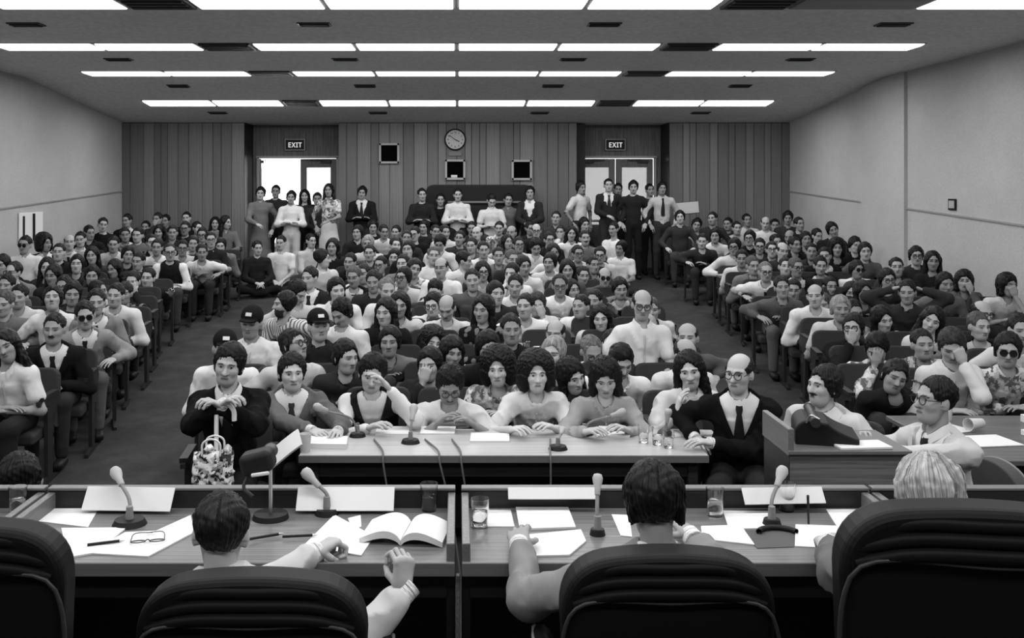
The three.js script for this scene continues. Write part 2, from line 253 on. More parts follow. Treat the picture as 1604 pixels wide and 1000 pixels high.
// ---------- smooth bodies: distance fields meshed with surface nets ----------
function nets(f, b, c) {
  const [x0, y0, z0, x1, y1, z1] = b, nx = Math.ceil((x1 - x0) / c) + 2, ny = Math.ceil((y1 - y0) / c) + 2, nz = Math.ceil((z1 - z0) / c) + 2;
  const ox = x0 - c / 2, oy = y0 - c / 2, oz = z0 - c / 2, s = new Float32Array(nx * ny * nz), sy = nx, sz = nx * ny;
  for (let k = 0, i = 0; k < nz; k++) for (let j = 0; j < ny; j++) for (let q = 0; q < nx; q++, i++) s[i] = f(ox + q * c, oy + j * c, oz + k * c);
  const vid = new Int32Array(s.length).fill(-1), pos = [], idx = [], off = [0, 1, sy, sy + 1, sz, sz + 1, sz + sy, sz + sy + 1];
  const E = [[0, 1], [2, 3], [4, 5], [6, 7], [0, 2], [1, 3], [4, 6], [5, 7], [0, 4], [1, 5], [2, 6], [3, 7]];
  for (let k = 0; k < nz - 1; k++) for (let j = 0; j < ny - 1; j++) for (let q = 0; q < nx - 1; q++) {
    const i = q + j * sy + k * sz; let m = 0; for (let t = 0; t < 8; t++) if (s[i + off[t]] < 0) m |= 1 << t;
    if (m === 0 || m === 255) continue;
    let px = 0, py = 0, pz = 0, n = 0;
    for (const [a, e] of E) { const A = s[i + off[a]], B = s[i + off[e]]; if ((A < 0) === (B < 0)) continue; const t = A / (A - B); px += (a & 1) + t * ((e & 1) - (a & 1)); py += ((a >> 1) & 1) + t * (((e >> 1) & 1) - ((a >> 1) & 1)); pz += (a >> 2) + t * ((e >> 2) - (a >> 2)); n++; }
    vid[i] = pos.length / 3; pos.push(ox + (q + px / n) * c, oy + (j + py / n) * c, oz + (k + pz / n) * c);
  }
  const quad = (a, b2, c2, d, flip) => { if (a < 0 || b2 < 0 || c2 < 0 || d < 0) return; flip ? idx.push(a, c2, b2, a, d, c2) : idx.push(a, b2, c2, a, c2, d); };
  for (let k = 1; k < nz - 1; k++) for (let j = 1; j < ny - 1; j++) for (let q = 1; q < nx - 1; q++) {
    const i = q + j * sy + k * sz, A = s[i] < 0;
    if (A !== s[i + 1] < 0) quad(vid[i - sy - sz], vid[i - sz], vid[i], vid[i - sy], !A);
    if (A !== s[i + sy] < 0) quad(vid[i - 1 - sz], vid[i - 1], vid[i], vid[i - sz], !A);
    if (A !== s[i + sz] < 0) quad(vid[i - 1 - sy], vid[i - sy], vid[i], vid[i - 1], !A);
  }
  const nor = new Float32Array(pos.length), h = c * 0.25;
  for (let i = 0; i < pos.length; i += 3) {
    for (let it = 0; it < 2; it++) {
      const x = pos[i], y = pos[i + 1], z = pos[i + 2];
      let gx = (f(x + h, y, z) - f(x - h, y, z)) / (2 * h), gy = (f(x, y + h, z) - f(x, y - h, z)) / (2 * h), gz = (f(x, y, z + h) - f(x, y, z - h)) / (2 * h), g2 = gx * gx + gy * gy + gz * gz + 1e-6;
      if (it === 0) { const d = Math.max(-c * 0.5, Math.min(c * 0.5, f(x, y, z) / Math.sqrt(g2))), q = d / Math.sqrt(g2); pos[i] -= gx * q; pos[i + 1] -= gy * q; pos[i + 2] -= gz * q; }
      else { const l = 1 / Math.sqrt(g2); nor[i] = gx * l; nor[i + 1] = gy * l; nor[i + 2] = gz * l; }
    }
  }
  const g = new THREE.BufferGeometry(), p = new Float32Array(pos), uv = new Float32Array(p.length / 3 * 2);
  for (let i = 0; i < p.length / 3; i++) { uv[2 * i] = p[3 * i] + 0.35 * p[3 * i + 2]; uv[2 * i + 1] = p[3 * i + 1]; }
  g.setAttribute('position', new THREE.BufferAttribute(p, 3)); g.setAttribute('normal', new THREE.BufferAttribute(nor, 3)); g.setAttribute('uv', new THREE.BufferAttribute(uv, 2)); g.setIndex(idx); return g;
}
function noise3(x, y, z) {
  const xi = Math.floor(x), yi = Math.floor(y), zi = Math.floor(z), fx = x - xi, fy = y - yi, fz = z - zi, s = fx * fx * (3 - 2 * fx), t = fy * fy * (3 - 2 * fy), r = fz * fz * (3 - 2 * fz), h = (a, b, c) => hash(xi + a + (zi + c) * 57, yi + b + (zi + c) * 131);
  const l = (a, b, k) => a + (b - a) * k; return l(l(l(h(0, 0, 0), h(1, 0, 0), s), l(h(0, 1, 0), h(1, 1, 0), s), t), l(l(h(0, 0, 1), h(1, 0, 1), s), l(h(0, 1, 1), h(1, 1, 1), s), t), r) * 2 - 1;
}
// tapered capsule, optionally flattened along a direction
const cone = (a, b, ra, rb, fl, dir) => ({ a, b, ra, rb, fl, dir });
function coneD(p, x, y, z) {
  let px = x - p.a.x, py = y - p.a.y, pz = z - p.a.z; const bx = p.b.x - p.a.x, by = p.b.y - p.a.y, bz = p.b.z - p.a.z;
  if (p.fl) { const c = (px * p.dir.x + py * p.dir.y + pz * p.dir.z) * (p.fl - 1); px += p.dir.x * c; py += p.dir.y * c; pz += p.dir.z * c; }
  const t = Math.max(0, Math.min(1, (px * bx + py * by + pz * bz) / (bx * bx + by * by + bz * bz + 1e-9)));
  const dx = px - bx * t, dy = py - by * t, dz = pz - bz * t; return (Math.sqrt(dx * dx + dy * dy + dz * dz) - (p.ra + (p.rb - p.ra) * t)) / (p.fl ? 1 + (p.fl - 1) * 0.45 : 1);
}
const smin = (a, b, k) => { const h = Math.max(k - Math.abs(a - b), 0) / k; return Math.min(a, b) - h * h * k * 0.25; };
const smax = (a, b, k) => -smin(-a, -b, k);
const field = (ps, k, grow = 0) => (x, y, z) => { let d = 1e3; for (const p of ps) d = smin(d, coneD(p, x, y, z), k); return d - grow; };
function bounds(ps, grow) { const b = [1e3, 1e3, 1e3, -1e3, -1e3, -1e3]; for (const p of ps) for (const [q, r] of [[p.a, p.ra], [p.b, p.rb]]) ['x', 'y', 'z'].forEach((n, i) => { b[i] = Math.min(b[i], q[n] - r - grow); b[i + 3] = Math.max(b[i + 3], q[n] + r + grow); }); return b; }
const ell = (x, y, z, cx, cy, cz, rx, ry, rz) => { const a = (x - cx) / rx, b = (y - cy) / ry, c = (z - cz) / rz, k0 = Math.sqrt(a * a + b * b + c * c), k1 = Math.sqrt((a / rx) ** 2 + (b / ry) ** 2 + (c / rz) ** 2); return k0 * (k0 - 1) / (k1 + 1e-9); };
function geoJoin(list) {   // [geometry, matrix, colour fn | null]
  let nv = 0, ni = 0; for (const [g] of list) { nv += g.attributes.position.count; ni += g.index.count; }
  const P = new Float32Array(nv * 3), N = new Float32Array(nv * 3), C = new Float32Array(nv * 3).fill(1), I = new Uint32Array(ni); let o = 0, q = 0; const t = new V3(), nm = new THREE.Matrix3();
  for (const [g, m] of list) {
    const p = g.attributes.position, n = g.attributes.normal, c = g.attributes.color, flip = m && m.determinant() < 0; if (m) nm.getNormalMatrix(m);
    for (let i = 0; i < p.count; i++) { t.fromBufferAttribute(p, i); if (m) t.applyMatrix4(m); P.set([t.x, t.y, t.z], (o + i) * 3); t.fromBufferAttribute(n, i); if (m) t.applyMatrix3(nm).normalize(); N.set([t.x, t.y, t.z], (o + i) * 3); if (c) C.set([c.getX(i), c.getY(i), c.getZ(i)], (o + i) * 3); }
    const ix = g.index.array; for (let i = 0; i < ix.length; i += 3) { I[q + i] = ix[i] + o; I[q + i + 1] = ix[i + (flip ? 2 : 1)] + o; I[q + i + 2] = ix[i + (flip ? 1 : 2)] + o; } q += ix.length; o += p.count;
  }
  const g = new THREE.BufferGeometry(); g.setAttribute('position', new THREE.BufferAttribute(P, 3)); g.setAttribute('normal', new THREE.BufferAttribute(N, 3)); g.setAttribute('color', new THREE.BufferAttribute(C, 3)); g.setIndex(new THREE.BufferAttribute(I, 1)); return g;
}
// ----- head: star-shaped skull and face, +z is the face, centre between the ears -----
function headField(k) {   // k: width, jaw, nose factors
  const cap = (x, y, z, a, b, ra, rb) => coneD({ a, b, ra, rb }, x, y, z), n0 = v(0, 0.012, 0.086), n1 = v(0, -0.03, 0.1 + 0.008 * k.nose), br0 = v(0.012, 0.024, 0.084), br1 = v(0.045, 0.022, 0.066), lp = v(0.019, -0.064, 0.079), lp2 = v(-0.019, -0.064, 0.079);
  return (x, y, z) => {
    const ax = Math.abs(x); let d = ell(ax, y, z, 0, 0.028, -0.014, 0.076 * k.w, 0.09, 0.094);
    d = smin(d, ell(ax, y, z, 0, -0.03, 0.022, 0.063 * k.w, 0.09, 0.068), 0.03);
    d = smin(d, ell(ax, y, z, 0, -0.088, 0.042, 0.042 * k.jaw, 0.036, 0.044), 0.035);
    d = smin(d, cap(ax, y, z, br0, br1, 0.011, 0.01), 0.016);
    d = smin(d, ell(ax, y, z, 0.037, -0.024, 0.058, 0.026, 0.026, 0.026), 0.022);
    d = smax(d, -ell(ax, y, z, 0.031, 0.003, 0.1, 0.02, 0.013, 0.018), 0.012);
    d = smin(d, cap(ax, y, z, n0, n1, 0.007, 0.0135), 0.012); d = smin(d, ell(ax, y, z, 0.013, -0.033, 0.089, 0.009, 0.008, 0.011), 0.008);
    d = smin(d, cap(x, y, z, lp2, lp, 0.009, 0.009), 0.012);
    d = smin(d, ell(ax, y, z, 0.077 * k.w, -0.012, -0.008, 0.013, 0.033, 0.02), 0.006); return d;
  };
}
const FACES = [{ w: 1, jaw: 1, nose: 1 }, { w: 0.95, jaw: 0.85, nose: 0.5 }, { w: 1.05, jaw: 1.15, nose: 1.2 }];
function headGeo(face, lod, beard) {
  const key = 'head' + face + lod + beard; if (cache[key]) return cache[key];
  const [nu, nv] = [[72, 60], [36, 30], [22, 20]][lod], f = headField(FACES[face]), P = [], C = [], I = [];
  for (let j = 0; j <= nv; j++) for (let i = 0; i <= nu; i++) {
    const s = i / nu * 2 - 1, ph = Math.PI * Math.sign(s) * Math.pow(Math.abs(s), 1.35), th = Math.PI * (0.5 + (j / nv - 0.5) * (0.8 + 0.2 * Math.pow(Math.abs(2 * j / nv - 1), 2)));
    const dx = Math.sin(th) * Math.sin(ph), dy = Math.cos(th), dz = Math.sin(th) * Math.cos(ph); let r = 0.19; for (let q = 0; q < 40; q++) { const d = f(dx * r, dy * r - 0.01, dz * r); r -= d * 0.75; if (d < 2e-4) break; }
    const x = dx * r, y = dy * r - 0.01, z = dz * r, ax = Math.abs(x); P.push(x, y, z); let c = 1;
    if (z > 0.02) {
      const el = (cx, cy, a, b) => ((ax - cx) / a) ** 2 + ((y - cy) / b) ** 2; const grow = [1, 1.15, 1.45][lod];
      if (el(0.033, 0.025 + 0.004 * (ax > 0.04 ? -1 : 0), 0.021 * grow, 0.0052 * grow) < 1) c = 0.12;
      else if (el(0.031, 0.003, 0.015 * grow, 0.0075 * grow) < 1) c = lod === 0 ? (el(0.031, 0.003, 0.0068, 0.0068) < 1 ? 0.04 : (y > 0.0085 ? 0.15 : 0.8)) : 0.22;
      else if (el(0, -0.063, 0.025, 0.009 * grow) < 1) c = Math.abs(y + 0.063) < 0.002 * grow ? 0.25 : 0.6;
      else if (el(0.007, -0.041, 0.004, 0.003) < 1) c = 0.3;
      if (beard >= 1 && el(0, -0.049, 0.032, 0.009) < 1) c = 0.05;
      if (beard === 2 && y < -0.05 && el(0, -0.062, 0.022, 0.007) > 1) c = Math.min(c, 0.07);
    }
    C.push(c, c, c);
  }
  for (let j = 0; j < nv; j++) for (let i = 0; i < nu; i++) { const a = j * (nu + 1) + i, b = a + nu + 1; I.push(a, b, a + 1, b, b + 1, a + 1); }
  const g = new THREE.BufferGeometry(); g.setAttribute('position', new THREE.Float32BufferAttribute(P, 3)); g.setAttribute('color', new THREE.Float32BufferAttribute(C, 3)); g.setIndex(I); g.computeVertexNormals();
  const N = g.attributes.normal; for (let j = 0; j <= nv; j++) { const a = j * (nu + 1), b = a + nu; const m = v(N.getX(a) + N.getX(b), N.getY(a) + N.getY(b), N.getZ(a) + N.getZ(b)).normalize(); N.setXYZ(a, m.x, m.y, m.z); N.setXYZ(b, m.x, m.y, m.z); }
  return cache[key] = g;
}
// ----- hand: palm, four fingers, thumb; +y along the fingers, palm looks to -z, thumb on +x -----
function handGeo(curl, lod) {
  const key = 'hand' + curl + lod; if (cache[key]) return cache[key];
  const ps = [cone(v(0, -0.03, 0), v(0, 0.02, 0), 0.024, 0.028, 1.5, v(0, 0, 1)), cone(v(-0.018, 0.02, 0), v(-0.024, 0.078, 0), 0.02, 0.017, 1.35, v(0, 0, 1)), cone(v(0.018, 0.02, 0), v(0.024, 0.082, 0), 0.022, 0.017, 1.35, v(0, 0, 1)), cone(v(0, 0.03, 0), v(0, 0.082, 0), 0.022, 0.018, 1.4, v(0, 0, 1))];
  const fingers = []; [[-0.032, 0.082, 0.85], [-0.0105, 0.09, 1.02], [0.011, 0.092, 1.1], [0.0325, 0.087, 1]].forEach(([x, y, l], i) => {
    let p = v(x, y - 0.008, 0), a = curl * 0.55; const L = [0.042, 0.026, 0.021];
    for (let s = 0; s < 3; s++) { const q = p.clone().add(v((x > 0 ? 1 : -1) * 0.002 * (1 - curl * 0.5), Math.cos(a) * L[s] * l, -Math.sin(a) * L[s] * l)); fingers.push(cone(p, q, 0.0092 - s * 0.0008, 0.0086 - s * 0.0009)); p = q; a += curl * 0.75; }
  });
  let p = v(0.026, 0.02, -0.006); const th = []; for (const [dx, dy, dz, l, r] of [[0.75 - 0.25 * curl, 0.6, -0.35 - 0.35 * curl, 0.034, 0.013], [0.45 - 0.45 * curl, 0.75, -0.3 - 0.4 * curl, 0.03, 0.0105], [0.15 - 0.7 * curl, 0.85 - 0.2 * curl, -0.35 - 0.1 * curl, 0.024, 0.0095]]) { const q = p.clone().add(v(dx, dy, dz).normalize().multiplyScalar(l)); th.push(cone(p, q, r, r * 0.88)); p = q; }
  const all = [...ps, ...fingers, ...th], fp = field(ps, 0.012), f = (x, y, z) => { let d = fp(x, y, z), e = 1e3; for (const c of fingers) e = Math.min(e, coneD(c, x, y, z)); for (const c of th) e = Math.min(e, coneD(c, x, y, z)); return smin(d, e, 0.006); };
  const g = nets(f, bounds(all, 0.006), [0.0052, 0.0095, 0.0145][lod]); return cache[key] = g;
}
// ----- hair, in the head's own frame -----
function hairGeo(style, lod) {
  const key = 'hairg' + style + lod; if (cache[key]) return cache[key];
  const nz = (x, y, z, a) => a * (Math.sin(x * 95 + 3 * Math.sin(y * 60)) * Math.sin(z * 88 + y * 30) + 0.5 * Math.sin(x * 210 + z * 190) * Math.sin(y * 150));
  const open = (x, y, z, w, top) => ell(x, y, z, 0, top - 0.12, 0.125, w, 0.12, 0.105);   // the face opening
  const H = {
    short: (x, y, z) => { let d = ell(x, y, z, 0, 0.036, -0.022, 0.086, 0.096, 0.103); d = smax(d, -open(x, y, z, 0.08, 0.099 + 0.05 * x + 0.004 * Math.sin(x * 120)), 0.014); d = smax(d, -0.058 - y + Math.max(0, z) * 1.3, 0.012); return smax(d, -ell(x, y, z, (x > 0 ? 1 : -1) * 0.09, -0.02, 0.0, 0.022, 0.042, 0.028), 0.01); },
    thick: (x, y, z) => { let d = ell(x, y, z, 0.006, 0.04, -0.022, 0.092, 0.1, 0.106); d = smin(d, ell(Math.abs(x), y, z, 0.074, -0.012, -0.024, 0.018, 0.055, 0.042), 0.03); d = smax(d, -open(x - 0.004, y, z, 0.076, 0.09 + 0.22 * x + 0.005 * Math.sin(x * 130)), 0.012); return smax(d, -0.07 - y + Math.max(0, z) * 0.8, 0.02); },
    long: (x, y, z) => { const ax = Math.abs(x); let d = ell(x, y, z, 0, 0.036, -0.02, 0.094, 0.1, 0.108); d = smin(d, coneD({ a: v(0.078, 0.0, -0.01), b: v(0.1, -0.25, 0.0), ra: 0.03, rb: 0.036 }, ax, y, z), 0.04); d = smin(d, coneD({ a: v(0, 0, -0.06), b: v(0, -0.27, -0.08), ra: 0.07, rb: 0.06, fl: 1.5, dir: v(0, 0, 1) }, x, y, z), 0.05); return smax(d, -open(x, y, z, 0.068, 0.096 - 0.3 * Math.abs(x)), 0.014); },
    bob: (x, y, z) => { const ax = Math.abs(x); let d = ell(x, y, z, 0, 0.04, -0.02, 0.1, 0.104, 0.11); d = smin(d, coneD({ a: v(0.075, 0.0, -0.01), b: v(0.08, -0.1, 0.01), ra: 0.036, rb: 0.036 }, ax, y, z), 0.04); d = smin(d, coneD({ a: v(0, 0, -0.06), b: v(0, -0.11, -0.06), ra: 0.07, rb: 0.062 }, x, y, z), 0.05); d = smax(d, -open(x, y, z, 0.07, 0.078 + 0.004 * Math.sin(x * 140)), 0.012); return smax(d, -0.15 - y, 0.015); },
    afro: (x, y, z) => { let d = ell(x, y, z, 0, 0.05, -0.03, 0.13, 0.125, 0.128) + nz(x * 1.5, y * 1.5, z * 1.5, 0.003); d = smin(d, ell(Math.abs(x), y, z, 0.085, -0.05, -0.02, 0.05, 0.08, 0.075), 0.05); return smax(d, -ell(x, y, z, 0, -0.028, 0.135, 0.07, 0.122, 0.115), 0.016); },
    bald: (x, y, z) => { let d = ell(x, y, z, 0, 0.03, -0.02, 0.084, 0.094, 0.102); d = smax(d, -ell(x, y, z, 0, 0.105, 0.03, 0.075, 0.085, 0.12), 0.012); d = smax(d, -open(x, y, z, 0.088, 0.115), 0.014); d = smax(d, -0.055 - y, 0.012); return smax(d, -ell(x, y, z, (x > 0 ? 1 : -1) * 0.09, -0.02, 0.0, 0.022, 0.042, 0.028), 0.01); },
    receding: (x, y, z) => { let d = ell(x, y, z, 0, 0.034, -0.024, 0.086, 0.095, 0.102); d = smax(d, -open(x, y, z, 0.086, 0.122), 0.014); d = smax(d, -0.058 - y, 0.012); return smax(d, -ell(x, y, z, (x > 0 ? 1 : -1) * 0.09, -0.02, 0.0, 0.022, 0.042, 0.028), 0.01); },
    cap: (x, y, z) => { let d = ell(x, y, z, 0, 0.055, -0.014, 0.092, 0.098, 0.105); d = smax(d, 0.035 - y - 0.1 * z, 0.008); return smin(d, ell(x, y, z, 0, 0.042, 0.1, 0.075, 0.008, 0.07), 0.012); },
  };
  const h = H[style], f = (x, y, z) => h(x, y, z) + nz(x, y, z, style === 'cap' ? 0 : 0.0024) + (style === 'cap' || style === 'afro' ? 0 : 0.0022 * Math.sin(Math.atan2(x, z + 0.02) * 34 + y * 25) + 0.003 * Math.sin(x * 38 + 1) * Math.sin(y * 45 + z * 30));
  const g = nets(f, style === 'long' ? [-0.15, -0.34, -0.16, 0.15, 0.15, 0.1] : style === 'afro' ? [-0.16, -0.15, -0.18, 0.16, 0.2, 0.13] : [-0.12, -0.17, -0.15, 0.12, 0.165, 0.18], [0.008, 0.0155, 0.0225][lod]);
  const p = g.attributes.position, u = g.attributes.uv; for (let i = 0; i < p.count; i++) u.setXY(i, Math.atan2(p.getX(i), p.getZ(i) + 0.02) * 0.1 + 0.05 * p.getX(i), p.getY(i) * 1.0 + (style === 'short' ? p.getZ(i) * 0.5 : 0)); return cache[key] = g;
}
const HAIR = { s: ['short', 0.014], p: ['thick', 0.011], l: ['long', 0.011], a: ['afro', 0.009], b: ['bob', 0.012], k: ['bald', 0.03], r: ['receding', 0.03], g: ['short', 0.16], w: ['thick', 0.6], q: ['receding', 0.3], m: ['short', 0.012, 1], f: ['thick', 0.012, 2], c: ['short', 0.012], B: ['thick', 0.06], M: ['thick', 0.011, 1] };
const TOPS = {
  W: { m: () => cloth(rr(0.54, 0.72)), t: 'white shirt', short: 0.5 }, w: { m: () => cloth(rr(0.48, 0.58)), t: 'light grey shirt', short: 0.4 }, G: { m: () => cloth(rr(0.09, 0.16)), t: 'mid grey shirt' }, D: { m: () => cloth(pick([0.012, 0.018, 0.026, 0.034])), t: 'dark top' },
  T: { m: () => cloth(0.7), t: 'white tee shirt', short: 1 }, P: { m: () => printed('floral', rr(0.7, 0.9)), t: 'pale patterned blouse', short: 0.6 }, Q: { m: () => printed('floralDark', 0.8), t: 'dark patterned top' }, K: { m: () => printed('plaid', 0.5), t: 'plaid shirt' }, Z: { m: () => printed('stripes', 0.8), t: 'striped shirt', short: 1 },
  S: { m: () => cloth(pick([0.01, 0.014, 0.02])), t: 'dark suit with tie', suit: 1, tie: 1 }, L: { m: () => cloth(rr(0.16, 0.26)), t: 'grey jacket with tie', suit: 1, tie: 1 }, J: { m: () => cloth(0.5), t: 'pale suit with dark tie', suit: 1, tie: 1 }, O: { m: () => cloth(rr(0.014, 0.03)), t: 'open dark jacket', suit: 1 },
  t: { m: () => cloth(0.66), t: 'white shirt with dark tie', tie: 1, short: 0.3 }, R: { m: () => cloth(0.014), t: 'black top with white sleeves', contrast: 1 }, V: { m: () => cloth(0.66), t: 'white shirt under dark vest', vest: 1 },
};
const Y = v(0, 1, 0);
function ik(S, W, L1, L2, pole) {
  const d = W.clone().sub(S); let len = d.length(); const max = (L1 + L2) * 0.985; if (len > max) { d.multiplyScalar(max / len); len = max; W = S.clone().add(d); } if (len < 0.06) len = 0.06;
  const a = Math.acos(Math.max(-1, Math.min(1, (L1 * L1 + len * len - L2 * L2) / (2 * L1 * len)))), n = d.clone().normalize(), q = pole.clone().sub(n.clone().multiplyScalar(pole.dot(n))).normalize();
  return [S.clone().add(n.multiplyScalar(Math.cos(a) * L1)).add(q.multiplyScalar(Math.sin(a) * L1)), W];
}
/* o: head (world position of the crown), ground, pose, yaw, head turn, arms, hair, top ... */
function person(o) {
  const lod = o.lod ?? (o.d < 7.3 ? 0 : o.d < 11.2 ? 1 : 2), pose = o.pose ?? 'sit', yaw = R(o.yaw ?? 0), top = TOPS[o.top], [hs, hg, beard = 0] = HAIR[o.hair], cell = [0.016, 0.027, 0.038][lod];
  const H = o.crown.y - o.ground - (hs === 'afro' ? 0.055 : hs === 'bald' ? 0 : 0.02), hd = o.turn ?? [0, 0, 0];
  const hc = v(0, H - 0.118, 0), N = hc.clone().add(v(0, -0.166, -0.02)), P = v(0, 0, 0); let lean = o.lean, side = o.side ?? 0;
  if (pose === 'stand') { P.set(0, N.y - 0.53, 0); lean ??= 0.03; } else {
    P.y = o.seat ?? (pose === 'floor' ? 0.13 : 0.49); const dy = N.y - P.y;
    if (dy > 0.55 && pose === 'sit') P.y = N.y - 0.55; else if (dy < 0.44) lean ??= Math.min(0.36, Math.sqrt(0.45 * 0.45 - Math.max(0.26, dy) ** 2)); lean ??= 0.06;
  }
  hc.z += lean; N.z += lean; hc.x += side; N.x += side;
  const g = thing('person', o.label, 'person', [0, 0, 0], yaw, o.group);
  const off = v(hc.x, 0, hc.z).applyAxisAngle(Y, yaw); g.position.set(o.crown.x - off.x, o.ground, o.crown.z - off.z); g.updateMatrixWorld();
  const inv = g.matrixWorld.clone().invert(), U = N.clone().sub(P).normalize(), Rt = v(1, 0, 0).addScaledVector(U, -U.x).normalize(), Fw = Rt.clone().cross(U).normalize();
  const T = N.distanceTo(P), along = (t, f = 0, r = 0) => P.clone().addScaledVector(U, T * t).addScaledVector(Fw, f).addScaledVector(Rt, r), fem = ['l', 'b', 'a'].includes(o.hair) ? 0.9 : 1, k = o.bulk ?? 1;
  const torso = [cone(along(0.02), along(0.35), 0.135 * k, 0.128 * k * fem, 1.35, Fw), cone(along(0.35), along(0.8), 0.13 * k * fem, 0.142 * k * fem, 1.42, Fw), cone(along(0.78), along(0.885), 0.138 * k * fem, 0.062, 1.35, Fw)];
  const arms = [], clav = [], sleeves = [], hands = []; const legs = [], armInfo = {};
  for (const s of [1, -1]) {
    const S = along(0.862, -0.005, s * 0.172 * fem * k), mode = o.arms?.[s > 0 ? 0 : 1] ?? pick(pose === 'stand' ? ['down', 'down', 'lap'] : ['lap', 'lap', 'rest', 'fold']); let W, pole = v(s * 0.75, -0.6, -0.35), curl = 0.45;
    if (mode.isVector3) { W = mode.clone().applyMatrix4(inv); curl = o.curl ?? 0.5; } else if (mode === 'lap') W = v(s * 0.07, P.y + 0.13, P.z + 0.3); else if (mode === 'rest') W = v(s * 0.25, P.y + 0.17, P.z + 0.27); else if (mode === 'fold') { W = along(0.42, 0.17 + 0.02 * s, s * 0.02); pole = v(s, -0.9, -0.1); } else if (mode === 'face') { W = hc.clone().add(v(s * 0.045, -0.125, 0.115)); pole = v(s * 0.5, -1, 0.3); curl = 0.8; } else if (mode === 'up') { W = hc.clone().add(v(s * 0.16, 0.02, -0.02)); pole = v(s, 0.2, 0.2); } else W = v(s * 0.235, P.y + 0.02, P.z + 0.06);
    if (o.pole?.[s > 0 ? 0 : 1]) pole = o.pole[s > 0 ? 0 : 1];
    const [E, W2] = ik(S, W, 0.285, 0.25, pole); arms.push(cone(along(0.875, 0, s * 0.07), S, 0.052, 0.05), cone(S, E, 0.047, 0.038), cone(E, W2, 0.038, 0.026)); armInfo[s] = [S, E, W2];
    const sl = top.short && (o.short ?? rnd() < top.short) ? 0.62 : 2; o.short ??= sl < 2;
    sleeves.push(cone(along(0.862, 0, s * 0.07), S, 0.056, 0.056)); clav.push(sleeves.at(-1)); if (sl < 2) { const q = S.clone().lerp(E, sl); sleeves.push(cone(S, q, 0.055, 0.054)); } else { sleeves.push(cone(S, E, 0.052, 0.047), cone(E, E.clone().lerp(W2, 0.93), 0.046, 0.032)); }
    const dir = W2.clone().sub(E).normalize(); if (mode === 'face') dir.lerp(v(-s * 0.2, 1, 0), 0.6).normalize(); if (o.handDir?.[s > 0 ? 0 : 1]) dir.copy(o.handDir[s > 0 ? 0 : 1]).applyAxisAngle(Y, -yaw).normalize();
    const pn = (mode === 'face' ? v(0, 0, -1) : v(-s * 0.35, -1, 0.1)), zz = pn.clone().addScaledVector(dir, -pn.dot(dir)).normalize().negate(), xx = dir.clone().cross(zz).normalize();
    hands.push([handGeo(mode.isVector3 ? curl : mode === 'face' ? 0.8 : 0.45, lod), new THREE.Matrix4().makeBasis(xx.multiplyScalar(s), dir, zz).setPosition(W2.clone().addScaledVector(dir, 0.025))]);
    const hip = v(s * 0.085, P.y, P.z), kn = pose === 'stand' ? v(s * 0.1, P.y * 0.52, P.z + 0.02) : pose === 'floor' ? v(s * 0.3, 0.14, P.z + 0.27) : v(s * (0.1 + (o.apart ?? 0.02)), P.y + 0.02, P.z + 0.42), an = pose === 'stand' ? v(s * 0.1, 0.08, P.z - 0.01) : pose === 'floor' ? v(-s * 0.08, 0.07, P.z + 0.34) : v(s * 0.11, 0.1, P.z + 0.4);
    legs.push(cone(hip, kn, 0.088, 0.066), cone(kn, an, 0.064, 0.05)); if (o.feet || pose === 'stand') { const sh = part(g, 'shoe', rbox(0.09, 0.075, 0.25, 0.035, 1), MT.black, [an.x, 0.0385, an.z + 0.06]); }
  }
  const neck = cone(N.clone().addScaledVector(U, -0.03), hc.clone().add(v(0, -0.06, -0.02)), 0.055 * fem, 0.05 * fem), hq = new THREE.Quaternion().setFromEuler(new THREE.Euler(R(hd[1]), R(hd[0]), R(hd[2]), 'YXZ')), hm = new THREE.Matrix4().compose(hc, hq, v(1, 1, 1));
  const skinPs = [...(o.bare || pose === 'stand' ? torso : [cone(along(0.55), along(0.8), 0.13 * k * fem, 0.142 * k * fem, 1.42, Fw), torso[2]]).map((c) => ({ ...c, ra: c.ra - 0.014, rb: c.rb - 0.014 })), ...arms, neck];
  if (o.bare) skinPs.push(...legs.map((c) => ({ ...c, ra: c.ra - 0.02, rb: c.rb - 0.016 })));
  const skin = o.skin ?? pick([0.3, 0.36, 0.42, 0.33, 0.26]);
  part(g, 'body', geoJoin([[nets(field(skinPs, 0.03), bounds(skinPs, 0.01), cell * (lod ? 1.2 : 1.1)), null], [headGeo(o.face ?? (fem < 1 ? 1 : pick([0, 2])), lod, beard), hm], ...hands]), skinMat(skin));
  const hair = part(g, 'hair', hairGeo(hs, lod), hairMat(o.hairTone ?? hg)); hair.position.copy(hc); hair.quaternion.copy(hq);
  if (o.hair === 'c' || o.cap) { const c = part(g, 'cap', hairGeo('cap', lod), cloth(0.012)); c.position.copy(hc); c.quaternion.copy(hq); const b = part(c, 'badge', rbox(0.05, 0.03, 0.006, 0.002), MT.white, [0, 0.09, 0.091], [R(-25), 0, 0]); }
  // clothes
  const neckHole = cone(N.clone().addScaledVector(U, -0.012).addScaledVector(Fw, 0.008), N.clone().addScaledVector(U, 0.2).addScaledVector(Fw, 0.02), 0.053, 0.07), mat = o.cloth ?? top.m(), shPs = [...torso, ...sleeves];
  const cutNeck = (f) => (x, y, z) => smax(f(x, y, z), -coneD(neckHole, x, y, z), 0.008), shirtGrow = 0.006;
  const local = (x, y, z) => { const dx = x - P.x, dy = y - P.y, dz = z - P.z; return [dx * Rt.x + dy * Rt.y + dz * Rt.z, (dx * U.x + dy * U.y + dz * U.z) / T, dx * Fw.x + dy * Fw.y + dz * Fw.z]; };
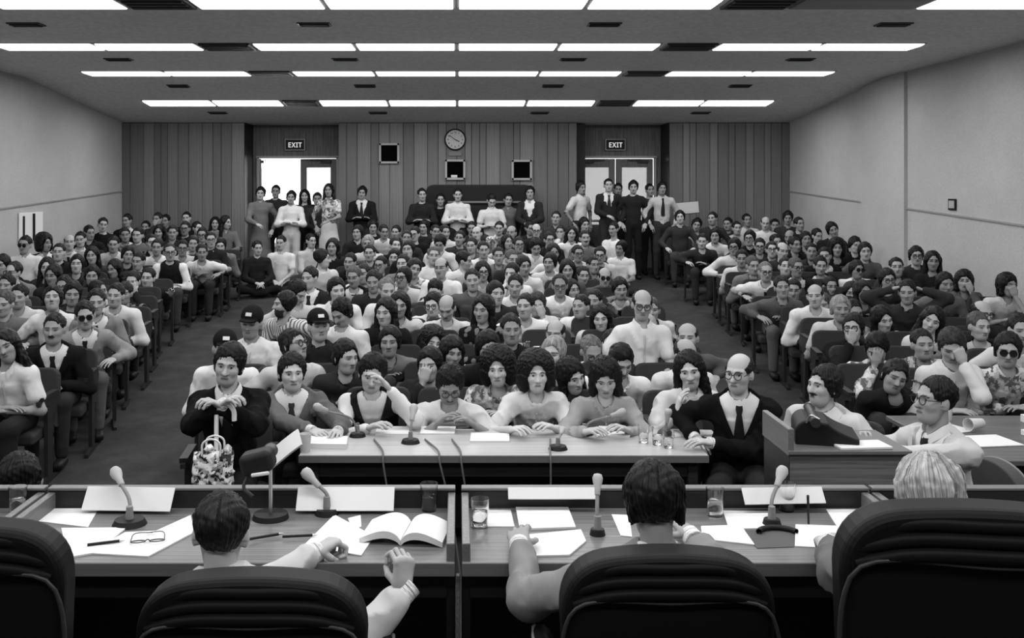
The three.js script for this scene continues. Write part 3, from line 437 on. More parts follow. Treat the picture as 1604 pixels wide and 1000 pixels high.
  const wf = [15, 11, 9][lod], wa = [0.022, 0.018, 0.014][lod], ws0 = rnd() * 50, wob = (x, y, z) => { const n = noise3((x + 0.5 * y) * wf + ws0, (y - 0.45 * x) * wf * 0.55, z * wf * 0.8 + ws0); return wa * (Math.abs(n) - 0.3); };   // creases where the noise crosses zero
  const front = (f, t, r) => { let q = 0.3; for (let i = 0; i < 30; i++) { const p = along(t, q, r), d = f(p.x, p.y, p.z); if (d < 0.001) break; q -= d * 0.8; } return q; };
  let surface, jacketF;
  if (top.suit || top.vest) {
    const shirtPs = top.vest ? shPs : [...torso, ...[1, -1].map((s) => cone(along(0.862, 0, s * 0.07), armInfo[s][0], 0.052, 0.045))], sf = cutNeck(field(shirtPs, 0.035, shirtGrow)); surface = sf;
    part(g, 'shirt', nets(sf, bounds(shirtPs, 0.02), cell), cloth(o.shirtTone ?? 0.66));
    const jPs = top.vest ? torso : shPs, base = field(top.vest ? torso : [...torso, ...clav], 0.035, top.vest ? 0.026 : 0.02), armF = field(sleeves.filter((c) => !clav.includes(c)), 0.02, 0.016), vb = top.vest ? 0.28 : 0.4, jf = (x, y, z) => { const [u, t, w] = local(x, y, z), V = Math.max(-0.02, (t - vb) * (o.vee ?? (top.vest ? 0.13 : 0.17))); const wv = wob(x, y, z), bd = smax(smax(base(x, y, z) + wv, -coneD(neckHole, x, y, z) - 0.004, 0.008), -Math.max(Math.abs(u) - V, -w), 0.006); return top.vest ? bd : smin(bd, armF(x, y, z) + wv, 0.02); };
    jacketF = (x, y, z) => base(x, y, z); part(g, top.vest ? 'vest' : 'jacket', nets(jf, bounds(jPs, 0.035), cell), top.vest ? cloth(0.014) : mat);
  } else {
    const base = field(shPs, 0.035, 0.01), sf = cutNeck((x, y, z) => base(x, y, z) + wob(x, y, z)); surface = sf;
    if (top.contrast) { const tf = cutNeck(field(torso, 0.03, 0.014)); part(g, 'shirt', nets(tf, bounds(torso, 0.03), cell), mat); const q = sleeves; part(g, 'sleeves', nets(field(q, 0.03, 0.006), bounds(q, 0.02), cell), cloth(0.75)); } else part(g, 'shirt', nets(sf, bounds(shPs, 0.03), cell), mat);
  }
  if (top.tie) {
    const P3 = [], I = [], ts = [0.97, 0.93, 0.87, 0.76, 0.64, 0.5, 0.34], ws = [0.02, 0.022, 0.015, 0.024, 0.031, 0.036, 0.038], grow = top.suit ? 0.006 : 0.006;
    ts.forEach((t, i) => { const w = Math.max(front(surface, t, 0), [0.072, 0.078, 0.085][i] ?? 0); for (const [r, e] of [[-ws[i], 0.004], [0, 0.014], [ws[i], 0.004]]) { const p = along(t, w + e + grow, r); P3.push(p.x, p.y, p.z); } if (i) { const a = (i - 1) * 3, b = i * 3; I.push(a, b, a + 1, b, b + 1, a + 1, a + 1, b + 1, a + 2, b + 1, b + 2, a + 2); } });
    const n = ts.length * 3; for (let i = 0; i < n; i += 3) for (let q = 0; q < 3; q++) { P3.push(P3[(i + q) * 3] - Fw.x * 0.012, P3[(i + q) * 3 + 1] - Fw.y * 0.012, P3[(i + q) * 3 + 2] - Fw.z * 0.012); } const m = I.length; for (let i = 0; i < m; i += 3) I.push(I[i] + n, I[i + 2] + n, I[i + 1] + n);
    const tg = new THREE.BufferGeometry(); tg.setAttribute('position', new THREE.Float32BufferAttribute(P3, 3)); tg.setIndex(I); tg.computeVertexNormals(); part(g, 'tie', tg, M(o.tieTone ?? 0.012, 0.7, { key: 'tie' }));
  }
  if ((top.suit || top.tie || ['W', 'w', 'V', 'P', 'K', 'G', 'Z'].includes(o.top))) {   // collar ring that opens at the throat
    const n = [24, 16, 10][lod], P3 = [], I = []; for (let i = 0; i <= n; i++) {
      const f = R(22 + i * 316 / n), fr = Math.pow(Math.max(0, Math.cos(f)), 2), put = (up, rad) => { const p = N.clone().addScaledVector(U, up).addScaledVector(Rt, rad * fem * Math.sin(f)).addScaledVector(Fw, 0.01 + rad * 1.04 * Math.cos(f)); P3.push(p.x, p.y, p.z); };
      put(-0.004 - 0.03 * fr, 0.058); put(0.05 - 0.046 * fr, 0.062); put(0.046 - 0.05 * fr, 0.071); put(0.006 - (0.05 + (i === 0 || i === n ? 0.03 : 0)) * fr, 0.088 + 0.004 * fr);
      if (i) for (let q = 0; q < 3; q++) { const a = (i - 1) * 4 + q, b = i * 4 + q; I.push(a, a + 1, b, b, a + 1, b + 1); } }
    const cg = new THREE.BufferGeometry(); cg.setAttribute('position', new THREE.Float32BufferAttribute(P3, 3)); const cu = []; for (let i = 0; i < P3.length / 3; i++) cu.push(P3[i * 3], P3[i * 3 + 1]); cg.setAttribute('uv', new THREE.Float32BufferAttribute(cu, 2)); cg.setIndex(I); cg.computeVertexNormals();
    part(g, 'collar', cg, top.suit || top.vest ? cloth(o.shirtTone ?? 0.66) : mat);
  }
  if (['W', 'w', 'K', 'Z', 'P', 'G'].includes(o.top) && lod < 2 || o.top === 't' && !lod) {   // button placket and chest pocket
    const pl = []; for (const t of [0.88, 0.74, 0.6, 0.46, 0.3]) pl.push(along(t, front(surface, t, 0) + 0.002, 0)); part(g, 'placket', tube(pl, 0.008, 10, 5), mat); if (!lod) for (const q of pl) { const b = part(g, 'button', cyl(0.006, 0.006, 0.005, 10), MT.paperOff); b.position.copy(q).addScaledVector(Fw, 0.008); b.quaternion.setFromUnitVectors(Y, Fw); }
  }
  if (top.suit && lod < 2) {   // lapels along the opening and shirt cuffs
    for (const s of [-1, 1]) { const P3 = [], I = [], ts = [0.42, 0.52, 0.64, 0.76, 0.88, 0.95]; ts.forEach((t, i) => { const V = Math.max(0, (t - 0.4) * (o.vee ?? 0.17)), wd = [0.012, 0.035, 0.045, 0.05, 0.045, 0.03][i], w = Math.max(front(jacketF, t, s * (V + 0.012)), front(jacketF, t, s * (V + wd))) ; for (const [r, e] of [[V - 0.004, 0.011], [V + wd * 0.5, 0.015], [V + wd, 0.008]]) { const q = front(jacketF, t, s * Math.max(r, V + 0.01)), p = along(t, q + e, s * r); P3.push(p.x, p.y, p.z); } if (i) { const a = (i - 1) * 3, b = i * 3; I.push(a, b, a + 1, b, b + 1, a + 1, a + 1, b + 1, a + 2, b + 1, b + 2, a + 2); } });
      const n = P3.length / 3; for (let i = 0; i < n; i++) P3.push(P3[i * 3] - Fw.x * 0.01, P3[i * 3 + 1] - Fw.y * 0.01, P3[i * 3 + 2] - Fw.z * 0.01); const m = I.length; for (let i = 0; i < m; i += 3) I.push(I[i] + n, I[i + 2] + n, I[i + 1] + n); const tg = new THREE.BufferGeometry(); tg.setAttribute('position', new THREE.Float32BufferAttribute(P3, 3)); tg.setIndex(I); tg.computeVertexNormals(); part(g, 'lapel', tg, mat);
      if (lod === 0) { const [, E, W2] = armInfo[s], c = part(g, 'cuff', cyl(0.035, 0.037, 0.045, 16), cloth(0.78)), dd = W2.clone().sub(E).normalize(); c.position.copy(W2).addScaledVector(dd, 0.028); c.quaternion.setFromUnitVectors(Y, dd); } }
  }
  const bt = o.bottom ?? pick([0.012, 0.02, 0.03, 0.06, 0.02]);
  if (o.skirt) { const q = [cone(along(0.02), v(0, P.y * 0.75, P.z), 0.15, 0.18, 1.2, Fw), cone(v(0, P.y * 0.75, P.z), v(0, 0.45, P.z), 0.18, 0.22, 1.15, Fw)]; part(g, 'skirt', nets(field(q, 0.05), bounds(q, 0.02), cell * 1.2), cloth(bt)); }
  else { const q = [cone(along(0.0), along(0.12), 0.14 * k, 0.13 * k, 1.3, Fw), ...legs]; part(g, 'trousers', nets(field(q, 0.05, 0.002), bounds(q, 0.02), [0.024, 0.036, 0.044][lod]), cloth(bt)); }
  if (o.glasses) {
    const gm = o.glasses === 'sun' ? MT.black : MT.gunmetal, gl = new THREE.Group(); gl.name = 'glasses'; g.add(gl); gl.position.copy(hc); gl.quaternion.copy(hq);
    for (const s of [-1, 1]) { part(gl, 'rim', new THREE.TorusGeometry(0.024, lod ? 0.004 : 0.0026, 6, 18), gm, [s * 0.031, 0.003, 0.101]); if (o.glasses === 'sun') part(gl, 'lens', cyl(0.024, 0.024, 0.003, 16), MT.black, [s * 0.031, 0.003, 0.1], [Math.PI / 2, 0, 0]); part(gl, 'temple', mbox(0.003, 0.004, 0.11), gm, [s * 0.073, 0.008, 0.045]); }
    part(gl, 'bridge', mbox(0.018, 0.004, 0.004), gm, [0, 0.008, 0.103]);
  }
  if (o.badge) { const w = front(surface, 0.6, o.badge), p = along(0.6, w + 0.02, o.badge); const b = part(g, 'badge', cyl(0.028, 0.028, 0.006, 20), MT.white); b.position.copy(p); b.quaternion.setFromUnitVectors(Y, Fw); const c = part(b, 'badge_centre', cyl(0.014, 0.014, 0.007, 16), MT.grey); }
  return { g, N, P, hc, along, Fw, Rt, U, front, surface };
}
// ---------- audience ----------
const standGeo = (() => { const s = new THREE.Shape(); s.moveTo(-0.2, 0); s.lineTo(0.2, 0); s.lineTo(0.2, 0.03); s.lineTo(0.05, 0.06); s.lineTo(0.06, 0.6); s.lineTo(0.22, 0.63); s.lineTo(0.22, 0.66); s.lineTo(-0.2, 0.66); s.lineTo(-0.22, 0.6); s.lineTo(-0.06, 0.5); s.lineTo(-0.05, 0.06); s.lineTo(-0.2, 0.03); const g = new THREE.ExtrudeGeometry(s, { depth: 0.03, bevelEnabled: false }); g.translate(0, 0, -0.015); g.rotateY(-Math.PI / 2); return g; })();
const backGeo = (() => { const s = new THREE.Shape(), w = 0.222, h = 0.43, r = 0.07; s.moveTo(-w, 0); s.lineTo(-w, h - r); s.quadraticCurveTo(-w, h, -w + r, h); s.lineTo(w - r, h); s.quadraticCurveTo(w, h, w, h - r); s.lineTo(w, 0); const g = new THREE.ExtrudeGeometry(s, { depth: 0.05, bevelSize: 0.015, bevelThickness: 0.015, bevelSegments: 2, curveSegments: 4 }); return g; })();
function chair(pos, turn, label, group) {
  const g = thing('auditorium_chair', label, 'chair', pos, turn, group);
  part(g, 'seat', rbox(0.46, 0.09, 0.46, 0.03, 1), MT.seat, [0, 0.385, 0.02]);
  part(g, 'backrest', backGeo, MT.seatBack, [0, 0.38, -0.285], [R(-8), 0, 0]);
  for (const s of [-1, 1]) { part(g, 'side_stand', standGeo, MT.metalDark, [s * 0.255, 0, 0.0]); part(g, 'armrest', mbox(0.05, 0.03, 0.34), MT.darkWood, [s * 0.255, 0.672, 0.02]); }
  return g;
}
// crown position in the photograph, hair, top, options (y turn, h hand to face, f folded, n head down, u head up, e glasses, d sunglasses, r tilt)
const LEFT = `161,340,s,D,r8|199,334,s,S|247,332,s,D,h|259,335,s,D|292,331,s,D|309,346,s,G,hy20|337,339,l,W|354,337,l,G,y30|290,346,s,D|317,355,s,D|70,363,a,O,y50|39,368,s,W,d|109,368,k,L|126,362,s,S|144,385,l,D|178,369,s,w|196,356,s,P|216,355,s,G|249,351,l,D|238,366,s,Q|266,380,r,R,ef|246,373,s,W|286,375,s,w|302,369,s,W,f|316,381,s,W|217,394,s,D|232,418,s,D|21,408,r,L,e|74,402,l,D|83,413,l,D|100,430,s,D|144,415,p,D|179,405,l,Q|10,428,s,G|30,444,s,W,f|7,453,g,G|82,446,p,W,u|154,438,s,W,y60|151,451,s,L,y25|133,470,s,L,y25d|181,442,s,W|208,423,s,D,h|195,440,s,Q|85,489,m,S|9,513,l,W,r-18f#120,398,p,D|60,428,s,D|270,352,s,D|330,362,s,D|185,345,p,D|140,352,s,D,y30|228,345,s,D|345,372,p,G|113,440,p,D|200,385,p,D|160,402,s,G|45,425,p,D|3,398,p,D|92,380,s,D|270,410,p,G|290,400,s,D|252,425,p,D`;
const CENTRE = `584,344,p,D|601,351,s,W|637,360,s,D|650,354,s,D|664,344,p,D|682,351,s,D|697,351,s,w|689,367,p,W,n|739,346,s,D|747,355,k,G|739,371,s,G|757,377,s,W|619,371,s,D|639,376,p,D|579,382,s,D|576,368,w,W|596,400,s,D,e|617,389,p,D|631,397,s,G|648,404,p,P,r14|679,385,g,W|691,404,k,W|727,392,s,W,y70|756,408,l,O,e|631,417,p,w,e|606,434,q,W|565,408,s,S|682,436,s,O,n|585,422,s,D|782,346,s,P|801,354,k,D|795,366,l,w|840,351,k,D|839,372,p,W,n|812,370,s,W|830,346,s,D|871,330,s,D|878,352,s,W,h|897,337,p,D|915,340,p,D|895,353,l,W|916,360,m,G|867,380,l,W|861,395,p,W|889,405,l,G|905,383,s,W|929,400,s,Q|802,390,g,D|802,410,s,W,h|781,386,s,G|877,428,r,W,e|896,436,l,D|807,428,s,W|913,416,s,P|947,420,k,G,d|971,434,p,L|521,372,l,D|505,389,p,W,y70|485,416,s,S|527,434,p,t|555,416,g,S|569,412,s,W|465,438,p,w,y40n|445,455,f,Z,y-45|394,480,c,W|535,466,p,W,y-35n|604,465,l,D|460,513,p,w,ey30u|541,531,p,D,y20|499,485,c,D|352,518,c,W|626,455,l,w|678,457,p,W|700,463,k,W,n|757,460,l,Q|677,508,a,D,r10|708,526,b,w|764,517,p,D,h|841,457,B,W,h|823,458,s,W|910,460,s,W,y-50|931,452,s,D|941,476,l,w|870,502,k,W|865,526,w,W|958,515,s,w|926,524,q,w,ey30n|1006,455,k,W|1021,465,g,W|1016,492,k,S|1077,507,k,G|1075,532,k,W|972,538,p,W,n|672,543,p,D,h#850,415,p,D|770,390,s,W|714,412,p,D|660,425,s,D|548,395,s,D|560,352,p,D|620,352,s,D|720,360,s,D|765,365,s,D|860,362,s,D|645,440,p,D|730,440,s,D|776,440,p,D|585,470,s,D|640,500,s,D|722,490,p,D|800,490,s,D|895,500,p,D|560,500,s,W|610,510,p,G|985,470,p,D|740,420,s,G|505,450,s,D|540,400,p,D|820,400,p,W|940,385,s,W|955,460,s,G|835,440,p,G`;
const RIGHT = `1065,329,p,D|1087,319,p,D|1127,322,s,D|1170,334,s,W|1186,325,s,D|1199,340,k,W|1234,330,p,D|1140,340,s,D|1154,346,s,w|1116,331,s,D|1120,357,p,W|1091,341,p,W,r10|1150,372,p,W|1174,360,p,D|1162,390,s,w|1179,400,g,G|1209,377,s,D|1225,380,k,D|1215,366,s,D|1230,402,s,D|1245,370,s,D|1199,409,q,t,e|1214,342,s,w|1304,347,p,D,r-20|1252,339,s,D|1280,357,s,D|1311,371,a,D|1339,370,p,D|1355,379,p,G|1380,366,p,D|1237,361,k,D|1342,407,p,W,d|1285,400,s,S|1271,380,s,D|1292,386,s,S|1247,402,g,O|1334,440,l,D|1352,438,l,D|1300,432,s,G|1435,385,p,D|1461,392,l,D|1480,426,p,G|1510,422,b,G,h|1578,427,b,W,h|1538,472,k,D|1460,478,l,w,r20|1421,437,s,D,A|1404,402,s,D|1382,478,l,w,r-8|1533,487,g,S|1578,520,p,P,d|1490,513,B,W,hn|1445,514,s,P|1401,562,p,D,r20|1373,520,p,P,hn|1598,490,s,W|1277,446,k,W|1290,458,g,S,y-20|1243,436,s,G|1225,431,s,G|1304,433,p,D,r12|1316,462,w,w|1337,468,s,D|1360,463,l,D|1336,490,p,D,h#1240,412,s,D|1410,450,p,D|1265,415,p,W|1320,405,s,D|1390,420,p,D|1430,470,s,D|1100,365,s,D|1190,372,s,D|1135,395,p,D|1370,400,s,w|1262,362,p,D`;
const blocks = [
  { list: LEFT, name: 'notice-board-side seats', from: 'aisle', rows: (i) => 6.7 + 0.72 * i, edge: (d) => -(2.75 + 0.075 * d), yaw: 7, max: 18, group: 'audience in the seats along the notice-board wall' },
  { list: CENTRE, name: 'centre seats', from: 'open-door aisle', rows: (i) => 7.5 + 0.7 * i, yaw: 0, max: 16, group: 'audience in the centre seats' },
  { list: RIGHT, name: 'thermostat-side seats', from: 'aisle', rows: (i) => 6.7 + 0.72 * i, edge: (d) => 2.75 + 0.075 * d, yaw: -7, max: 18, group: 'audience in the seats along the thermostat wall' },
];
let crowd = 0;
for (const [bi, b] of blocks.entries()) {
  const seats = [];
  for (const e of b.list.split('#').flatMap((q, fi) => q.split('|').sort((m, n) => n.split(',')[1] - m.split(',')[1]).map((z) => z + (fi ? ',' + (z.split(',').length < 5 ? ',' : '') + 'X' : '')))) {
    const filler = e.endsWith('X');
    const [xs, ys, hair, top, opt = ''] = e.split(','), px = +xs, py = +ys; let best = null;
    for (let r = 0; r < b.max; r++) {
      const d = b.rows(r), X = (px - CX) * d / FOCAL, H = (CY - py) * d / FOCAL + EYE - floorY(d); if (bi === 0 && X > b.edge(d) + 0.12 || bi === 2 && X < b.edge(d) - 0.12 || d > 19 || X < XL + 0.4 || X > XR - 0.42) continue;
      if (seats.some((s) => s.r === r && Math.abs(s.X - X) < (d > 14 ? 0.32 : 0.37))) continue;
      const cost = Math.abs(H - (bi === 1 ? 1.2 : 1.18)) + (H < 1.04 ? (1.04 - H) * 3 : 0) + (H > 1.36 ? (H - 1.36) * 4 : 0) + (bi === 0 && X > b.edge(d) + 0.25 ? 0.1 : 0) + (bi === 2 && X < b.edge(d) - 0.25 ? 0.1 : 0);
      if (!best || cost < best.cost) best = { r, d, X, H, cost, hair, top, opt, px, py };
    }
    if (best && best.H > (filler ? 1.05 : 0.92) && best.H < (filler ? 1.32 : 1.4)) seats.push(best);
  }
  for (let r = 0; r < b.max; r++) {
    const row = seats.filter((s) => s.r === r).sort((p, q) => (bi === 0 ? q.X - p.X : p.X - q.X));
    row.forEach((s, i) => {
      const o = s.opt, num = (c) => { const m = o.match(new RegExp(c + '(-?\\d+)')); return m ? +m[1] : 0; }, yaw = num('y'), tilt = num('r');
      const where = `${ord[r + 1]}-row ${b.name}, ${ord[i + 1]} from ${b.from}`, pz = o.includes('h') ? ', hand raised' : o.includes('f') ? ', arms folded' : '';
      const hand = o.includes('h'), label = `person in ${TOPS[s.top].t}${pz}, ${where}`;
      const p = person({ crown: v(s.X, EYE + (CY - s.py) * s.d / FOCAL, -s.d), d: s.d, ground: floorY(s.d), yaw: b.yaw + rr(-5, 5) + yaw * 0.4, turn: [yaw * 0.6 + rr(-24, 24), (o.includes('n') ? 28 : o.includes('u') ? -16 : rr(-4, 10)), -(tilt || rr(-5, 5))], hair: s.hair, top: s.top, arms: hand ? (rnd() < 0.5 ? ['face', 'lap'] : ['lap', 'face']) : o.includes('f') ? ['fold', 'fold'] : o.includes('A') ? ['up', 'up'] : undefined, glasses: o.includes('d') ? 'sun' : o.includes('e') || (rnd() < 0.12 && 'spgk'.includes(s.hair)) ? 'clear' : undefined, feet: i < 2 && bi !== 1, group: b.group, label, bottom: i < 1 && bi !== 1 ? pick([0.05, 0.1, 0.03, 0.02]) : undefined });
      chair([p.g.position.x, floorY(s.d), p.g.position.z], p.g.rotation.y, `dark upholstered auditorium chair, ${where}`, 'auditorium chairs'); crowd++;
    });
  }
}
// people standing or crouching at the back
const stand = (px, py, d, hair, top, label, extra = {}) => person({ crown: at(px, py, d), d, ground: floorY(d), pose: 'stand', hair, top, label, group: 'people standing along the back wall', turn: [rr(-12, 12), rr(0, 8), rr(-5, 5)], ...extra });
stand(408, 292, 18.9, 'p', 'G', 'person in grey top and long grey skirt standing at the open doorway', { skirt: 1, bottom: 0.13, bare: 1, yaw: 10 });
stand(432, 289, 19.6, 's', 'D', 'person all in dark clothes standing in the open doorway between two friends', { yaw: 5 });
stand(456, 298, 18.8, 'p', 'W', 'person in white top and pale trousers, arms crossed, at the open doorway', { arms: ['fold', 'fold'], bottom: 0.5 });
stand(477, 296, 19.5, 'l', 'D', 'person in black dress standing behind the one in pale trousers', { bottom: 0.012 });
stand(515, 287, 18.7, 'l', 'P', 'person in pale blouse and flared pale skirt beside the open doorway', { skirt: 1, bottom: 0.5, bare: 1, yaw: -8 });
stand(497, 301, 19.4, 's', 'D', 'person in dark shirt half hidden behind the pale skirt', { yaw: 10 });
stand(567, 291, 19.2, 'p', 'S', 'person in dark suit and tie with folded arms against the panelling', { arms: ['fold', 'fold'], bulk: 1.08 });
stand(661, 294, 18.9, 's', 'D', 'person in black shirt standing at the cabinet corner', { arms: ['fold', 'fold'] });
stand(717, 294, 18.9, 's', 'W', 'person in white shirt with clasped hands before the black cabinet', { arms: ['fold', 'fold'] });
stand(770, 303, 18.8, 's', 'W', 'person in white shirt looking down before the black cabinet', { turn: [10, 35, 0], arms: ['fold', 'fold'] });
stand(796, 302, 19.1, 's', 'G', 'person in grey shirt behind the one looking down');
stand(830, 291, 18.9, 'p', 'O', 'person in open dark jacket at the far end of the cabinet', { yaw: -10 });
stand(690, 302, 19.1, 's', 'D', 'person in dark shirt between the cabinet corner and the white shirt');
stand(910, 283, 19.0, 'p', 'w', 'person in light shirt standing sideways by the closed doors', { yaw: 40 });
stand(953, 279, 18.9, 's', 'S', 'tall person in dark suit and tie by the closed doors');
stand(968, 286, 19.7, 's', 'G', 'person in grey shirt behind the dark suit by the closed doors');
stand(992, 282, 18.9, 'p', 'D', 'person in dark shirt standing in the middle of the closed doors');
stand(1018, 287, 19.6, 's', 'D', 'person in dark shirt nearest the closed door handle, half hidden');
stand(1037, 284, 18.9, 'p', 't', 'person in white shirt with dark tie at the alcove post', { cloth: cloth(0.45) });
const sit = (px, py, d, hair, top, label, extra = {}) => person({ crown: at(px, py, d), d, ground: floorY(d), pose: 'floor', seat: 0.12, hair, top, label, group: 'people sitting on the aisle floor', arms: ['lap', 'lap'], turn: [rr(-10, 10), 6, 0], ...extra });
sit(440, 368, 17.0, 's', 'T', 'person in white tee shirt sitting cross-legged on the floor near open doorway', { short: true });
sit(403, 376, 16.8, 's', 'D', 'person in dark top sitting on the floor beside the white tee shirt', { yaw: 20 });
sit(487, 365, 17.4, 's', 'w', 'person in light shirt sitting on the floor beside the centre seats', { yaw: 30 });
sit(961, 347, 17.8, 's', 'T', 'person in white tee shirt crouching on the floor toward the closed doors', { short: true, yaw: -40 });
sit(972, 376, 16.6, 'p', 'T', 'person in white tee shirt leaning on the floor at the centre seats corner', { short: true, yaw: -25, turn: [-10, 10, -12] });
{ const p = at(1074, 326, BACK); single('wall_notice', rbox(0.5, 0.22, 0.012, 0.003), MT.paper, 'white notice sheet tilted on the back wall beside the closed doors', 'notice', [p.x, p.y, -BACK + 0.034], [0, 0, R(5)]); }
// ---------- witness table ----------
const TT = 0.74;                                                  // table top height
{
  const a = onPlane(468, 713, TT), b = onPlane(1110, 713, TT), c = onPlane(1085, 672, TT), w = b.x - a.x, dz = Math.abs(c.z - a.z), g = thing('witness_table', 'long pale wooden witness table strewn with papers and microphones', 'table', [(a.x + b.x) / 2, 0, (a.z + c.z) / 2]);
  part(g, 'tabletop', rbox(w, 0.035, dz, 0.008, 2), MT.table, [0, TT - 0.0175, 0]); part(g, 'edge_band', rbox(w + 0.004, 0.045, 0.012, 0.004), MT.deskEdge, [0, TT - 0.026, dz / 2]);
  part(g, 'apron', mbox(w - 0.16, 0.1, 0.02), MT.deskDark, [0, TT - 0.1, dz / 2 - 0.08]); part(g, 'modesty_panel', mbox(w - 0.2, 0.5, 0.02), MT.black, [0, TT - 0.32, -dz / 2 + 0.25]);
  for (const sx of [-1, 1]) for (const sz of [-1, 1]) part(g, 'leg', rbox(0.06, TT - 0.045, 0.06, 0.006), MT.deskDark, [sx * (w / 2 - 0.08), (TT - 0.035) / 2, sz * (dz / 2 - 0.08)]);
}
function poly(pts, y, th, bend = 0) {   // a sheet lying on a level surface
  const q = pts.map(([px, py]) => onPlane(px, py, y)), cx = q.reduce((s, p) => s + p.x, 0) / q.length, cz = q.reduce((s, p) => s + p.z, 0) / q.length, s = new THREE.Shape();
  q.forEach((p, i) => (i ? s.lineTo(p.x - cx, -(p.z - cz)) : s.moveTo(p.x - cx, -(p.z - cz)))); const g = new THREE.ExtrudeGeometry(s, { depth: th, bevelEnabled: false }); g.rotateX(-Math.PI / 2); return [g, cx, cz];
}
function sheet(name, label, category, pts, y, th = 0.003, mat = MT.paper, group) { const [g, cx, cz] = poly(pts, y, th); return single(name, g, mat, label, category, [cx, y + 0.0005, cz], [0, 0, 0], group); }
sheet('paper_stack', 'thick white paper stack on a dark folder, at table end by the corduroy jacket', 'papers', [[482, 690], [545, 691], [543, 704], [486, 703]], TT, 0.03);
sheet('name_card', 'white card on witness table in front of the dark vest', 'card', [[590, 671], [642, 671], [640, 683], [588, 683]], TT, 0.012);
sheet('paper_stack', 'white papers on witness table before the person looking down', 'papers', [[660, 671], [714, 671], [712, 682], [658, 682]], TT, 0.012);
sheet('name_card', 'white card on witness table before the pale dress', 'card', [[738, 681], [798, 682], [798, 694], [736, 694]], TT, 0.012);
sheet('name_card', 'white card on witness table before the grey top with badge', 'card', [[938, 671], [992, 673], [986, 688], [934, 686]], TT, 0.015);
sheet('paper_stack', 'spread papers on witness table before the dark suit with glasses', 'papers', [[1050, 674], [1115, 676], [1120, 683], [1055, 686]], TT, 0.008);
// microphones
function mic(name, label, base, head, hs, opts = {}) {
  const g = thing(name, label, 'microphone', [base.x, base.y, base.z], 0, 'microphones'), h = head.clone().sub(base), mm = opts.mat ?? M(0.2, 0.4, { key: 'micmetal' });
  part(g, 'base', opts.flat ? rbox(0.14, 0.018, 0.12, 0.008) : cyl(0.05 * (opts.r ?? 1), 0.06 * (opts.r ?? 1), 0.022, 24), MT.black, [0, 0.011, 0]);
  const mid = v(h.x * 0.15 + (opts.bow ?? 0), h.y * 0.55, h.z * 0.3), neck = part(g, 'gooseneck', tube([v(0, 0.02, 0), mid, h.clone().multiplyScalar(0.92)], 0.0075, 20, 8), mm);
  part(g, 'shock_ring', cyl(0.013, 0.016, 0.05, 12), mm, [0, 0.045, 0]);
  const dir = h.clone().sub(mid).normalize(), hd = part(g, 'head', new THREE.LatheGeometry([[0, -0.045], [0.012, -0.045], [0.014, -0.01], [0.021, 0.01], [0.024, 0.03], [0.018, 0.046], [0, 0.052]].map(([x, y]) => new THREE.Vector2(x * hs, y * hs)), 16), opts.headMat ?? M(0.4, 0.55, { key: 'michead' })); hd.position.copy(h); hd.quaternion.setFromUnitVectors(Y, dir); return g;
}
mic('microphone', 'silver microphone reaching toward the corduroy jacket on witness table', onPlane(560, 684, TT), at(503, 640, 6.2), 1.1, { r: 0.9 });
mic('microphone', 'microphone with dark foot on witness table before the dark vest', onPlane(643, 694, TT), at(647, 647, 6.35), 1.2);
mic('microphone', 'microphone with dark foot on witness table before the pale dress', onPlane(874, 704, TT), at(880, 676, 6.3), 0.9);
mic('microphone', 'tilted microphone on witness table before the grey top', onPlane(915, 681, TT), at(968, 648, 6.5), 1.1);
mic('microphone', 'upright microphone on witness table before the hand-to-mouth witness', onPlane(1043, 684, TT), at(1046, 652, 6.4), 1);
// tumblers
const tumblerGeo = new THREE.LatheGeometry([[0, 0], [0.03, 0], [0.036, 0.11], [0.034, 0.11], [0.028, 0.006], [0, 0.006]].map(([x, y]) => new THREE.Vector2(x, y)), 24), waterGeo = new THREE.LatheGeometry([[0, 0.007], [0.0275, 0.007], [0.031, 0.06], [0, 0.06]].map(([x, y]) => new THREE.Vector2(x, y)), 20);
function tumbler(label, p) { const g = thing('tumbler', label, 'glass', [p.x, p.y, p.z], 0, 'drinking glasses'); part(g, 'glass', tumblerGeo, MT.glass); part(g, 'water', waterGeo, MT.glass); return g; }
tumbler('drinking glass on witness table beside the grey top with badge', onPlane(1008, 694, TT)); tumbler('drinking glass on witness table between two others near the dark suit with glasses', onPlane(1030, 697, TT)); tumbler('drinking glass on witness table nearest the dark suit with glasses', onPlane(1047, 702, TT));
// cables over the table edge
[[600, 'cable hanging over witness table edge below the white stack', 14], [688, 'cable hanging over witness table edge below the papers', 22], [722, 'cable hanging over witness table edge below the middle card', 14], [862, 'cable hanging straight over witness table edge below dark microphone foot', 0]].forEach(([px, lab, sl]) => {
  const a = onPlane(px - sl, 690, TT), b = onPlane(px, 713, TT); single('microphone_cable', tube([v(a.x, TT + 0.006, a.z), v(b.x, TT + 0.006, b.z - 0.01), v(b.x, TT - 0.02, b.z + 0.02), v(b.x + sl * 0.003, TT - 0.3, b.z + 0.03), v(b.x + sl * 0.006, 0.01, b.z + 0.06)], 0.006, 40, 6), M(0.12, 0.5, { key: 'cable' }), lab, 'cable', [0, 0, 0], [0, 0, 0], 'microphone cables');
});
